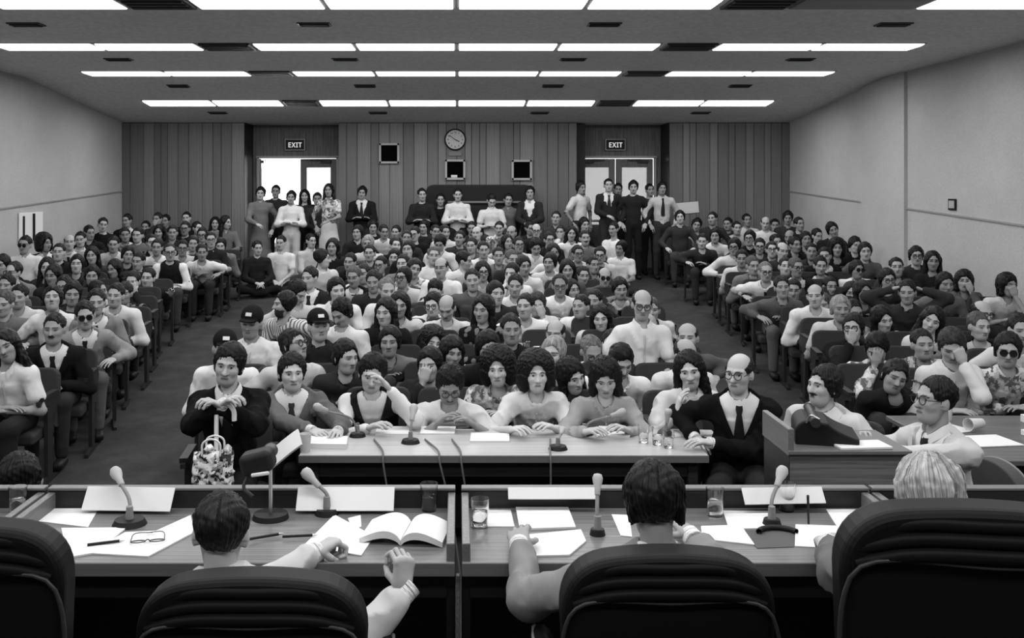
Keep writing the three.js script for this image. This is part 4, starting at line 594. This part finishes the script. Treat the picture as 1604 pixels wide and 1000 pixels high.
// ---------- witnesses ----------
const wit = (px, py, d, hair, top, label, extra = {}) => {
  const p = person({ crown: at(px, py, d), d, lod: 0, ground: floorY(d), hair, top, label, group: 'people at the witness table', ...extra });
  if (!extra.noChair) chair([p.g.position.x, floorY(d), p.g.position.z], p.g.rotation.y, `dark chair under the ${extra.chairFor}`, 'chairs at the front tables'); return p;
};
const tb = (px, py) => onPlane(px, py, TT).add(v(0, 0.035, 0));
const cane = wit(358, 536, 6.1, 'p', 'S', 'person in dark suit resting both hands on a white cane', { arms: [at(352, 640, 5.75), at(344, 637, 5.74)], turn: [-4, 6, -8], lean: 0.1, chairFor: 'person with the white cane', skin: 0.42, curl: 0.9, tieTone: 0.008, yaw: 6, feet: 1, bottom: 0.01, vee: 0.13, cloth: cloth(0.007) });
wit(457, 552, 6.78, 'p', 'L', 'person in grey corduroy jacket with dark tie at the witness table end', { arms: [tb(530, 684), tb(492, 688)], turn: [10, 2, 0], lean: 0.08, chairFor: 'grey corduroy jacket', skin: 0.46, cloth: cloth(0.12), vee: 0.17, tieTone: 0.03, yaw: 8 });
wit(583, 553, 6.78, 'p', 'V', 'person in white shirt and dark vest with badge, hand over eyes', { arms: [at(612, 612, 6.55), tb(575, 680)], turn: [5, 18, -4], lean: 0.2, chairFor: 'dark vest', pole: [v(0.9, -0.9, 0.4), null], badge: -0.09, skin: 0.46 });
wit(704, 572, 6.72, 'p', 'W', 'person in white shirt with glasses bending over papers at witness table', { arms: [tb(745, 676), tb(680, 676)], turn: [4, 30, 0], lean: 0.26, chairFor: 'white shirt with glasses at the table', glasses: 'clear', short: true, skin: 0.26 });
wit(780, 540, 7.12, 'a', 'P', 'person in flower-print blouse seated just behind the witness table', { arms: ['lap', 'lap'], turn: [-8, 4, 3], chairFor: 'flower-print blouse', skin: 0.48 });
wit(840, 546, 6.78, 'a', 'w', 'person in pale dress with both hands on the witness table middle', { arms: [tb(870, 680), tb(800, 682)], turn: [3, 2, 0], chairFor: 'pale dress at the table middle', skin: 0.5, cloth: cloth(0.6), short: true });
wit(895, 560, 7.2, 'b', 'P', 'person in sketch-print blouse partly hidden behind the pale dress', { arms: ['lap', 'lap'], turn: [30, 10, 10], chairFor: 'sketch-print blouse', skin: 0.44, cloth: printed('litter', 0.85) });
wit(948, 560, 6.72, 'b', 'G', 'person in grey top with round badge looking down at witness table', { arms: [tb(985, 684), tb(915, 686)], turn: [-6, 22, 2], lean: 0.18, chairFor: 'grey top with badge', badge: 0.05, skin: 0.42, cloth: cloth(0.3), short: true });
wit(1080, 548, 6.75, 'l', 'W', 'person in white blouse with hand to mouth beside witness table', { arms: ['lap', at(1060, 652, 6.5)], turn: [-12, 8, 8], lean: 0.12, chairFor: 'white blouse with hand to mouth', pole: [null, v(-0.6, -1, 0.4)], skin: 0.5, short: true, handDir: [null, v(0.2, 1, -0.1)] });
wit(1158, 555, 6.25, 'k', 'S', 'person in dark suit, tie and round glasses at witness table end', { arms: [tb(1120, 705), tb(1085, 690)], turn: [-22, 4, 0], lean: 0.08, chairFor: 'dark suit with round glasses', glasses: 'clear', skin: 0.45, yaw: -16, bulk: 1.05, vee: 0.2, cloth: cloth(0.007), tieTone: 0.008 });
{ // white cane held by the person in the dark suit
  const a = at(339, 648, 5.72), b = at(338, 715, 5.6), g = thing('cane', 'white cane with curved handle held upright by person in dark suit', 'cane', [b.x, 0.55, b.z]);
  const o = v(b.x, 0.55, b.z), top = a.clone().sub(o); part(g, 'shaft', tube([v(0, -0.5, 0.1), v(0, 0, 0), top.clone()], 0.013, 12, 10), MT.white);
  part(g, 'handle', tube([top.clone(), top.clone().add(v(0.012, 0.045, 0)), top.clone().add(v(0.06, 0.055, 0)), top.clone().add(v(0.1, 0.02, 0.01)), top.clone().add(v(0.105, -0.04, 0.012))], 0.014, 24, 10), MT.white);
}
{ // crumpled clear bag of papers on the lap
  const p = at(334, 768, 5.5), f = (x, y, z) => smax(Math.max(Math.abs(x) - 0.1, Math.abs(z) - 0.06 + 0.1 * Math.max(0, y - 0.1)), Math.max(y - 0.225 + 0.02 * Math.sin(x * 60), -y), 0.03) + 0.007 * Math.sin(x * 70 + y * 40) * Math.sin(y * 80 + z * 90), g = thing('carrier_bag', 'crumpled printed plastic bag of papers standing before the cane', 'bag', [p.x, p.y, p.z]);
  part(g, 'bag', nets(f, [-0.13, -0.04, -0.1, 0.13, 0.3, 0.1], 0.012), M(0.85, 0.35, { map: TX.litter }));
  for (const s of [-1, 1]) part(g, 'handle', tube([v(-0.05, 0.2, s * 0.05), v(-0.045, 0.27, s * 0.045), v(0, 0.29, s * 0.04), v(0.045, 0.27, s * 0.045), v(0.05, 0.2, s * 0.05)], 0.006, 20, 6), MT.white);
  const st = thing('stool', 'low dark stool carrying the printed plastic bag', 'stool', [p.x, 0, p.z]); part(st, 'seat', cyl(0.16, 0.16, 0.04, 24), MT.black, [0, p.y - 0.035, 0]); for (let i = 0; i < 4; i++) part(st, 'leg', cyl(0.015, 0.015, p.y - 0.05, 8), MT.black, [0.11 * Math.cos(i * Math.PI / 2 + 0.8), (p.y - 0.05) / 2, 0.11 * Math.sin(i * Math.PI / 2 + 0.8)]);
}
{ const p = at(440, 708, 5.75); single('newspaper', (() => { const g = new THREE.BoxGeometry(0.28, 0.012, 0.13, 8, 1, 2), q = g.attributes.position; for (let i = 0; i < q.count; i++) q.setY(i, q.getY(i) + 0.03 * Math.sin(q.getX(i) * 9)); g.computeVertexNormals(); return g; })(), MT.paper, 'folded white papers held over the table corner by the corduroy jacket', 'papers', [p.x, p.y, p.z], [R(30), R(18), R(22)]);
  const q = at(435, 752, 5.4); single('paper_cup', new THREE.LatheGeometry([[0, 0], [0.03, 0], [0.038, 0.11], [0.036, 0.11], [0.028, 0.004], [0, 0.004]].map(([x, y]) => new THREE.Vector2(x, y)), 20), MT.paperOff, 'pale paper cup standing below the held white papers', 'cup', [q.x, TT - 0.0, q.z + 0.3]); scene.children.at(-1).position.set(onPlane(478, 708, TT).x, TT + 0.001, onPlane(478, 708, TT).z); }
// ---------- recorder's corner ----------
{
  const a = at(1222, 690, 5.15), b = at(1400, 755, 4.85), g = thing('recorder_desk', 'small wooden desk box carrying the dark typing machine', 'desk', [(1312 - CX) * 5 / FOCAL, 0, -5.05]), w = 0.6, h = EYE + (CY - 712) * 4.83 / FOCAL;
  part(g, 'top', rbox(w, 0.03, 0.42, 0.006), MT.deskTop, [0, h, 0]); part(g, 'front_panel', mbox(w - 0.02, h - 0.03, 0.025), MT.deskTop, [0, h / 2, 0.19]);
  for (const s of [-1, 1]) part(g, 'side_panel', mbox(0.025, h, 0.4), MT.deskDark, [s * (w / 2 - 0.02), h / 2, 0]); part(g, 'raised_side', rbox(0.03, 0.12, 0.42, 0.006), MT.deskEdge, [-w / 2 + 0.015, h + 0.06, 0]); part(g, 'edge_band', rbox(w, 0.02, 0.015, 0.004), MT.deskEdge, [0, h + 0.005, 0.212]);
  const m = thing('typing_machine', 'black typing machine on the small wooden desk box', 'typewriter', [(1298 - CX) * 5 / FOCAL, h + 0.016, -5.06], R(-14));
  const s = new THREE.Shape(); s.moveTo(-0.14, 0); s.lineTo(0.14, 0); s.lineTo(0.14, 0.03); s.quadraticCurveTo(0.04, 0.06, 0.0, 0.1); s.lineTo(-0.1, 0.11); s.quadraticCurveTo(-0.14, 0.1, -0.14, 0.06); const bg = new THREE.ExtrudeGeometry(s, { depth: 0.26, bevelSize: 0.01, bevelThickness: 0.01, bevelSegments: 2 }); bg.translate(0, 0, -0.13);
  part(m, 'body', bg, MT.black); part(m, 'platen', cyl(0.022, 0.022, 0.34, 20), M(0.02, 0.3), [-0.06, 0.12, 0], [Math.PI / 2, 0, 0]); for (const q of [-1, 1]) part(m, 'platen_knob', cyl(0.024, 0.024, 0.02, 16), MT.gunmetal, [-0.06, 0.12, q * 0.18], [Math.PI / 2, 0, 0]);
  for (let r = 0; r < 3; r++) for (let k = 0; k < 9; k++) part(m, 'key', cyl(0.008, 0.008, 0.008, 8), MT.pale, [0.05 + r * 0.03, 0.062 - r * 0.01, -0.1 + k * 0.025]);
  part(m, 'lever', tube([v(-0.1, 0.11, 0.14), v(-0.08, 0.15, 0.16), v(-0.04, 0.14, 0.19)], 0.005, 12, 6), MT.chrome);
  single('paper_stack', rbox(0.26, 0.012, 0.14, 0.002), MT.paper, 'white sheets on the desk box beside the typing machine', 'papers', [(1350 - CX) * 4.9 / FOCAL, h + 0.022, -4.92], [0, R(5), 0]);
}
const st1 = at(1300, 690, 5.3), rec = wit(1464, 586, 5.25, 's', 'J', 'person in pale suit and glasses reaching to the typing machine', { yaw: -72, turn: [-4, -4, 0], lean: 0.1, arms: [at(1345, 705, 5.05), at(1352, 690, 5.3)], chairFor: 'pale suit at the typing machine', skin: 0.34, bottom: 0.3, cloth: cloth(0.52), glasses: 'clear', noChair: 1 });
wit(1290, 570, 6.15, 'M', 'J', 'person in light jacket and dark tie looking sideways behind the typing machine', { yaw: -42, turn: [-22, -4, 0], lean: 0.06, arms: [at(1335, 690, 5.9), 'lap'], chairFor: 'light jacket behind the typing machine', skin: 0.42, cloth: cloth(0.55), vee: 0.2, hairTone: 0.011, beard: 1 });
{ // rounded chair back beside the recorder
  const q0 = rec.g.position, g = thing('armchair', 'dark rounded armchair with pale piping under the pale suit', 'chair', [q0.x + 0.29 * 0.95, 0, q0.z - 0.29 * 0.31], R(108));
  const s = new THREE.Shape(); s.moveTo(-0.25, 0); s.lineTo(-0.25, 0.2); s.absarc(0, 0.2, 0.25, Math.PI, 0, true); s.lineTo(0.25, 0); part(g, 'backrest', new THREE.ExtrudeGeometry(s, { depth: 0.06, bevelSize: 0.01, bevelThickness: 0.01, curveSegments: 16 }), M(0.06, 0.6), [0, 0.42, -0.03]);
  const pp = []; for (let i = 0; i <= 16; i++) { const a = Math.PI * (1 - i / 16); pp.push(v(0.255 * Math.cos(a), 0.62 + 0.255 * Math.sin(a), 0.045)); } part(g, 'piping', tube(pp, 0.008, 40, 6), M(0.2, 0.5));
  part(g, 'seat', rbox(0.5, 0.1, 0.48, 0.04, 2), M(0.04, 0.7), [0, 0.42, -0.24]); for (const [x, z] of [[-0.2, -0.02], [0.2, -0.02], [-0.2, -0.42], [0.2, -0.42]]) part(g, 'leg', cyl(0.018, 0.014, 0.38, 10), MT.black, [x, 0.19, z]);
}
{ // side table with papers and cups
  const h = 0.76, a = onPlane(1500, 660, h), y = h, cx = 3.72, cz = -6.35, w = 1.5, dz = 1.15, g = thing('side_table', 'table piled with papers and cups beside the thermostat side seats', 'table', [cx, 0, cz]);
  part(g, 'tabletop', rbox(w, 0.035, dz, 0.008, 2), M(0.16, 0.35, { map: TX.woodAcross }), [0, h - 0.018, 0]); part(g, 'modesty_panel', mbox(w - 0.1, 0.6, 0.02), MT.black, [0, h - 0.34, dz / 2 - 0.06]);
  for (const sx of [-1, 1]) for (const sz of [-1, 1]) part(g, 'leg', rbox(0.05, h - 0.035, 0.05, 0.005), MT.black, [sx * (w / 2 - 0.06), (h - 0.035) / 2, sz * (dz / 2 - 0.12)]);
  const labs = ['open white papers at the near edge of the side table', 'white report lying flat on the side table corner', 'thick paper bundle at the far edge of the side table', 'loose sheet beside the cup on the side table', 'second thick bundle beside the bundle on side table'];
  [[-0.45, 0.15, 0.36, 0.26, 0.008, 8], [0.05, 0.38, 0.36, 0.25, 0.012, -6], [0.25, -0.28, 0.32, 0.24, 0.05, 3], [-0.5, -0.2, 0.2, 0.26, 0.004, 20], [0.05, 0.05, 0.3, 0.22, 0.035, 12]].forEach(([x, z, pw, pd, ph, r], i) => single('paper_stack', rbox(pw, ph, pd, 0.002), i % 2 ? MT.paperOff : MT.paper, labs[i], 'papers', [cx + x, h + ph / 2 + 0.001, cz + z], [0, R(r), 0]));
  const cup = new THREE.LatheGeometry([[0, 0], [0.03, 0], [0.04, 0.12], [0.042, 0.122], [0.038, 0.12], [0.028, 0.004], [0, 0.004]].map(([x, y2]) => new THREE.Vector2(x, y2)), 20);
  single('paper_cup', cup, MT.white, 'white paper cup standing at the far edge of the side table', 'cup', [cx - 0.4, h + 0.001, cz - 0.42]); single('paper_cup', cup, MT.paperOff, 'pale paper cup lying on its side on the side table', 'cup', [cx - 0.3, h + 0.045, cz - 0.16], [0, 0.4, Math.PI / 2]);
}
// ---------- dais ----------
const DF = 0.24, DT = 1.04;                                       // dais floor and desk top
struct('dais_platform', mbox(WX1 - WX0 - 0.4, DF - 0.002, 4.5 - FRONT), MT.carpet, [(XL + XR) / 2, DF / 2 + 0.001, -(4.5 + FRONT) / 2]);
function dais(x0, x1, label) {
  const w = x1 - x0, n = -3.46, f = -4.06, g = thing('dais_desk', label, 'desk', [(x0 + x1) / 2, DF, (n + f) / 2], 0, 'dais desks'), h = DT - DF, dz = n - f;
  part(g, 'desktop', rbox(w, 0.04, dz, 0.006), MT.deskTop, [0, h - 0.02, 0]); part(g, 'edge_band', rbox(w, 0.05, 0.018, 0.005), MT.deskEdge, [0, h - 0.022, dz / 2 + 0.006]);
  part(g, 'back_lip', rbox(w, 0.075, 0.035, 0.005), MT.deskDark, [0, h + 0.035, -dz / 2 + 0.0]); part(g, 'lip_cap', rbox(w, 0.012, 0.05, 0.004), MT.deskEdge, [0, h + 0.078, -dz / 2]);
  for (const s of [-1, 1]) { part(g, 'side_lip', rbox(0.03, 0.07, dz, 0.005), MT.deskTop, [s * (w / 2 - 0.015), h + 0.03, 0]); part(g, 'end_panel', mbox(0.03, h - 0.04, dz - 0.16), MT.black, [s * (w / 2 - 0.015), (h - 0.04) / 2, 0.03]); }
  part(g, 'front_panel', mbox(w - 0.02, h - 0.04, 0.03), MT.deskDark, [0, (h - 0.04) / 2, -dz / 2 + 0.03]); part(g, 'knee_rail', mbox(w - 0.06, 0.1, 0.02), MT.black, [0, h - 0.09, dz / 2 - 0.05]);
}
single('desk_post', rbox(0.018, DT - DF - 0.06, 0.03, 0.004), MT.deskEdge, 'thin pale upright post under the joint of the dais desks', 'post', [-0.002, DF + (DT - DF - 0.06) / 2 + 0.002, -3.5]);
dais(-3.3, -1.68, 'dais desk behind the lowest-set leather chair, beyond the eyeglasses'); dais(-1.665, -0.012, 'dais desk carrying the eyeglasses and the open magazine'); dais(0.012, 1.665, 'dais desk where two hands rest on white papers'); dais(1.68, 3.3, 'dais desk behind the tall leather chair');
const onDesk = (name, label, cat, pts, th, mat, grp) => sheet(name, label, cat, pts, DT, th, mat, grp);
onDesk('paper', 'white sheet at the desk corner beside the eyeglasses desk end', 'paper', [[76, 798], [155, 797], [138, 827], [54, 817]], 0.002);
onDesk('paper_stack', 'white sheets between corner sheet and the eyeglasses', 'papers', [[96, 830], [198, 829], [152, 868], [106, 876]], 0.006);
onDesk('paper_stack', 'white sheets carrying the eyeglasses and pen', 'papers', [[196, 836], [244, 834], [299, 809], [304, 836], [232, 874], [138, 869]], 0.005);
onDesk('paper', 'slanted white report lying beside the open magazine', 'paper', [[524, 808], [586, 842], [566, 872], [474, 858]], 0.004);
onDesk('paper', 'small white slip tucked above the slanted report', 'paper', [[545, 813], [565, 808], [566, 826], [552, 832]], 0.002);
onDesk('paper', 'white sheet under the tumbler on the cuff-linked desk', 'paper', [[742, 800], [800, 800], [806, 826], [738, 826]], 0.002);
onDesk('paper_stack', 'lined white pad behind the resting hand', 'papers', [[808, 798], [890, 798], [902, 829], [814, 832]], 0.008);
onDesk('paper_stack', 'white papers touched by the hand with white cuff', 'papers', [[818, 841], [910, 832], [918, 850], [892, 872], [822, 874]], 0.006);
onDesk('paper', 'white sheet beside the committee person with white cuff', 'paper', [[958, 807], [986, 808], [990, 842], [972, 840]], 0.002);
onDesk('paper_stack', 'white papers nearest the tumbler on the writing desk', 'papers', [[1098, 826], [1160, 824], [1182, 855], [1100, 846]], 0.004);
onDesk('paper', 'white sheet behind the curved microphone foot', 'paper', [[1132, 801], [1204, 802], [1210, 828], [1142, 830]], 0.002);
onDesk('paper', 'white sheet under the writing hand', 'paper', [[1246, 823], [1336, 826], [1333, 862], [1245, 857]], 0.003);
onDesk('paper_stack', 'white papers in the corner before the tall leather chair', 'papers', [[1294, 800], [1362, 800], [1348, 836], [1312, 828]], 0.004);
onDesk('blotter', 'dark blotter under the curved microphone foot', 'blotter', [[1160, 832], [1245, 830], [1244, 858], [1186, 860]], 0.002, M(0.09, 0.9));
{ // open magazine with arched pages
  const g0 = onPlane(636, 840, DT), g = thing('open_magazine', 'thick open magazine with arched white pages on dais desk', 'magazine', [g0.x, DT, g0.z], R(-8)); g.scale.setScalar(0.9);
  for (const s of [-1, 1]) { const b = new THREE.BoxGeometry(0.17, 0.02, 0.235, 14, 1, 1), p = b.attributes.position; for (let i = 0; i < p.count; i++) { const t = (p.getX(i) * s + 0.085) / 0.17; p.setY(i, (p.getY(i) > 0 ? 0.022 : 0.001) + 0.035 * Math.sin(Math.pow(Math.max(0, t), 0.7) * Math.PI) * (p.getY(i) > 0 ? 1 : 0.75)); } b.computeVertexNormals(); part(g, 'pages', b, MT.paper, [s * 0.086, 0, 0]); }
}
// name plates lean on the desk lip
[[206, 766, 0.36, -3, 0.1, 'blank back of name plate behind the eyeglasses microphone'], [543, 766, 0.39, 0, 0.1, 'blank back of name plate behind the open magazine'], [866, 768, 0.365, 0, 0.05, 'narrow blank back of name plate behind the lined pad'], [1224, 760, 0.33, 3, 0.07, 'blank back of name plate behind the curved microphone foot']].forEach(([px, py, w, r, h, lab]) => {
  const x = (px - CX) * 4.03 / FOCAL, g = thing('name_plate', lab, 'name plate', [x, DT + 0.002, -3.97], R(r), 'name plates on the dais'); part(g, 'plate', rbox(w, 0.006, h, 0.002), MT.white, [0, 0.088 - h * 0.36, -0.05 + h * 0.3], [R(50), 0, 0]);
});
mic('gooseneck_microphone', 'gooseneck microphone with dark foot by the eyeglasses', onPlane(203, 822, DT), at(185, 748, 3.98), 1.0, { r: 1.1 });
mic('gooseneck_microphone', 'gooseneck microphone rising behind the slanted report', onPlane(512, 806, DT), at(488, 750, 4.0), 1.0, { r: 0.8, bow: 0.01 });
mic('gooseneck_microphone', 'upright gooseneck microphone beside the white cuff', onPlane(936, 838, DT), at(936, 760, 3.8), 0.85, { r: 0.5 });
const mic4 = mic('gooseneck_microphone', 'gooseneck microphone with curved dark foot near the writing hand', onPlane(1209, 822, DT), at(1222, 748, 3.95), 1.0, { r: 0.6 });
{ const p = onPlane(1216, 836, DT), pts = []; for (let i = 0; i <= 10; i++) { const a = R(20 + i * 14); pts.push(v(p.x + 0.075 * Math.cos(a), DT + 0.012, p.z + 0.04 - 0.07 * Math.sin(a))); } part(mic4, 'foot_bar', tube(pts.map((q) => q.sub(mic4.position)), 0.011, 24, 8), MT.black); }
{ // dark table spotlight on a round foot
  const b = onPlane(424, 812, DT), g = thing('desk_spotlight', 'black boxy device on chrome post with round black foot', 'desk device', [b.x, DT, b.z]);
  part(g, 'foot', cyl(0.066, 0.072, 0.02, 32), MT.black, [0, 0.01, 0]); part(g, 'post', cyl(0.008, 0.008, 0.19, 12), MT.chrome, [0, 0.11, 0]); part(g, 'head', rbox(0.13, 0.085, 0.11, 0.025, 3), MT.black, [-0.05, 0.225, 0], [0, 0, R(14)]); part(g, 'lens_barrel', cyl(0.026, 0.03, 0.07, 20), MT.gunmetal, [-0.02, 0.24, -0.07], [Math.PI / 2, 0, 0]); part(g, 'white_handle', rbox(0.07, 0.014, 0.014, 0.005), MT.white, [-0.03, 0.19, 0.06], [0, 0, R(8)]); part(g, 'arm', tube([v(-0.08, 0.18, 0), v(-0.1, 0.13, 0.03), v(-0.06, 0.1, 0.05)], 0.007, 14, 6), MT.gunmetal);
}
tumbler('drinking glass standing behind the open magazine', onPlane(672, 800, DT)); tumbler('drinking glass on sheet at the desk joint', onPlane(752, 826, DT)); tumbler('drinking glass beside papers on the writing desk', onPlane(1120, 808, DT)); tumbler('drinking glass at the far dais desk end', onPlane(28, 806, DT)); tumbler('drinking glass behind the curved microphone foot', onPlane(1232, 800, DT));
{ // eyeglasses and pens
  const p = onPlane(231, 853, DT), g = thing('eyeglasses', 'thin wire eyeglasses lying folded open on white sheets', 'eyeglasses', [p.x, DT + 0.012, p.z], R(12)); for (const s of [-1, 1]) { part(g, 'rim', new THREE.TorusGeometry(0.026, 0.002, 6, 24), MT.gunmetal, [s * 0.033, 0, 0], [R(80), 0, 0]); part(g, 'temple', tube([v(s * 0.06, 0, 0), v(s * 0.05, 0.01, -0.06), v(-s * 0.01, 0.0, -0.09)], 0.0018, 14, 5), MT.gunmetal); } part(g, 'bridge', tube([v(-0.008, 0, -0.004), v(0, 0.003, -0.008), v(0.008, 0, -0.004)], 0.002, 8, 5), MT.gunmetal);
}
function pen(px, py, r, label) { const p = onPlane(px, py, DT), g = thing('pen', label, 'pen', [p.x, DT + 0.012, p.z], R(r), 'pens on the dais'); part(g, 'barrel', cyl(0.005, 0.005, 0.11, 10), MT.black, [0, 0, 0], [0, 0, Math.PI / 2]); part(g, 'tip', cyl(0.0012, 0.005, 0.02, 10), MT.chrome, [0.065, 0, 0], [0, 0, -Math.PI / 2]); }
pen(162, 856, 22, 'black pen on white sheets beside the eyeglasses'); pen(466, 845, 8, 'black pen on wood beside the slanted report'); pen(414, 846, 28, 'thin black pencil near the round black foot');
// leather chairs, seen from behind
function leatherChair(x, d, topY, w, turn, label, arms = true) {
  const h = topY - DF, g = thing('leather_chair', label, 'chair', [x, DF, -d], Math.PI + R(turn), 'leather committee chairs'), bh = Math.min(0.8, h - 0.42), y0 = h - bh, s = new THREE.Shape(), W = w / 2, r = 0.13;
  s.moveTo(-W * 0.92, 0); s.lineTo(-W, bh - r); s.quadraticCurveTo(-W, bh - 0.012, -W + r, bh); s.quadraticCurveTo(0, bh + 0.018, W - r, bh); s.quadraticCurveTo(W, bh - 0.012, W, bh - r); s.lineTo(W * 0.92, 0);
  const e = new THREE.ExtrudeGeometry(s, { depth: 0.07, bevelSize: 0.025, bevelThickness: 0.03, bevelSegments: 4, curveSegments: 10 }); part(g, 'backrest', e, MT.leather, [0, y0 - 0.025, -0.07]);
  for (let k = 0; k < 3; k++) { const yy = h - 0.035 - k * 0.032; part(g, 'roll', tube([v(-W + 0.05 - (k ? 0.04 : 0), yy - 0.03, -0.075 - 0.006 * k), v(-W * 0.6, yy, -0.085 - 0.01 * k), v(0, yy + 0.006, -0.09 - 0.01 * k), v(W * 0.6, yy, -0.085 - 0.01 * k), v(W - 0.05 + (k ? 0.04 : 0), yy - 0.03, -0.075 - 0.006 * k)], 0.019, 30, 10), MT.leather); }
  part(g, 'piping', tube([v(-W - 0.015, y0 + 0.05, -0.105), v(-W - 0.022, h - 0.2, -0.108), v(-W + 0.02, h - 0.125, -0.112), v(0, h - 0.115, -0.115), v(W - 0.02, h - 0.125, -0.112), v(W + 0.022, h - 0.2, -0.108), v(W + 0.015, y0 + 0.05, -0.105)], 0.006, 50, 6), MT.leatherLine);
  part(g, 'seat', rbox(w, 0.12, 0.5, 0.05, 3), MT.leather, [0, 0.4, 0.24]); part(g, 'column', cyl(0.03, 0.03, 0.28, 14), MT.gunmetal, [0, 0.2, 0.22]);
  for (let i = 0; i < 5; i++) part(g, 'foot', rbox(0.28, 0.035, 0.05, 0.012), MT.gunmetal, [0.13 * Math.cos(i * 1.2566), 0.05, 0.22 + 0.13 * Math.sin(i * 1.2566)], [0, -i * 1.2566, 0]);
  if (arms) for (const q of [-1, 1]) { part(g, 'armrest', tube([v(q * (W + 0.02), 0.6, -0.04), v(q * (W + 0.05), 0.66, 0.1), v(q * (W + 0.05), 0.66, 0.34), v(q * (W + 0.02), 0.58, 0.42)], 0.032, 24, 10), MT.leather); part(g, 'arm_support', tube([v(q * (W + 0.04), 0.64, 0.3), v(q * (W + 0.02), 0.45, 0.28), v(q * W * 0.9, 0.38, 0.24)], 0.014, 12, 8), MT.gunmetal); part(g, 'arm_rim', tube([v(q * (W + 0.07), 0.68, 0.0), v(q * (W + 0.08), 0.69, 0.2), v(q * (W + 0.07), 0.68, 0.36)], 0.008, 14, 6), M(0.16, 0.4, { key: 'rim' })); }
  return g;
}
leatherChair((-75 - CX) * 2.7 / FOCAL, 2.7, EYE + (CY - 815) * 2.7 / FOCAL, 0.6, 4, 'black leather chair standing at the desk end past the eyeglasses');
leatherChair((405 - CX) * 2.83 / FOCAL, 2.8, EYE + (CY - 887) * 2.83 / FOCAL, 0.58, 0, 'low black leather chair before the open magazine desk');
leatherChair((1035 - CX) * 2.9 / FOCAL, 2.87, EYE + (CY - 852) * 2.9 / FOCAL, 0.55, 0, 'black leather chair under the committee person with white cuff');
leatherChair((1530 - CX) * 2.4 / FOCAL, 2.4, EYE + (CY - 788) * 2.4 / FOCAL, 0.62, -8, 'tall black leather chair under the committee person writing');
// committee members from behind
const dk = (px, py, up = 0.03) => onPlane(px, py, DT).add(v(0, up, 0));
const com = (px, py, d, hair, top, label, extra) => person({ crown: at(px, py, d), d, lod: 0, ground: DF, yaw: 180, hair, top, label, group: 'committee members on the dais', ...extra });
com(347, 766, 3.16, 's', 'J', 'committee person in pale jacket with clenched hand, seen from behind', { arms: [dk(515, 872), at(628, 935, 3.2)], turn: [6, 10, 4], lean: 0.16, side: 0.1, pole: [v(0.6, -0.7, -0.3), v(-0.2, -1, -0.4)], curl: 1.65, handDir: [null, v(0.1, 1, -0.2)], skin: 0.4, cloth: cloth(0.5), hairTone: 0.02, seat: 0.46 });
com(1026, 719, 3.16, 'p', 'L', 'committee person in grey jacket with white cuff, hand on papers', { arms: [dk(815, 878), dk(1090, 862)], turn: [-4, 6, 0], lean: 0.16, skin: 0.3, cloth: cloth(0.22), seat: 0.46 });
com(1455, 709, 2.95, 'w', 'L', 'committee person in dark grey jacket writing with a pen', { arms: [dk(1272, 850), dk(1420, 858)], turn: [10, 12, 0], lean: 0.2, skin: 0.36, cloth: cloth(0.13), bottom: 0.09, seat: 0.46, hairTone: 0.9 });
{ const d = 4.75; person({ crown: at(36, 706, d), d, lod: 0, ground: 0, pose: 'sit', yaw: 170, hair: 'p', top: 'D', label: 'person in dark top seen from behind below the dais desks', group: 'people at the front tables', turn: [0, 0, 0], arms: ['lap', 'lap'] }); chair([(36 - CX) * d / FOCAL, 0, -d + 0.06], R(170), 'dark chair below the dais under the dark top', 'chairs at the front tables'); }
{ const g = onPlane(1266, 832, DT), q = thing('pen', 'dark pen upright in the writing hand', 'pen', [g.x, DT + 0.06, g.z], 0, 'pens on the dais'); part(q, 'barrel', cyl(0.005, 0.004, 0.13, 10), MT.black, [0, 0.02, 0], [R(20), 0, R(8)]); }
// ---------- finish ----------
scene.traverse((o) => { if (o.isMesh) { o.castShadow = true; o.receiveShadow = true; } });
renderer.render(scene, camera);
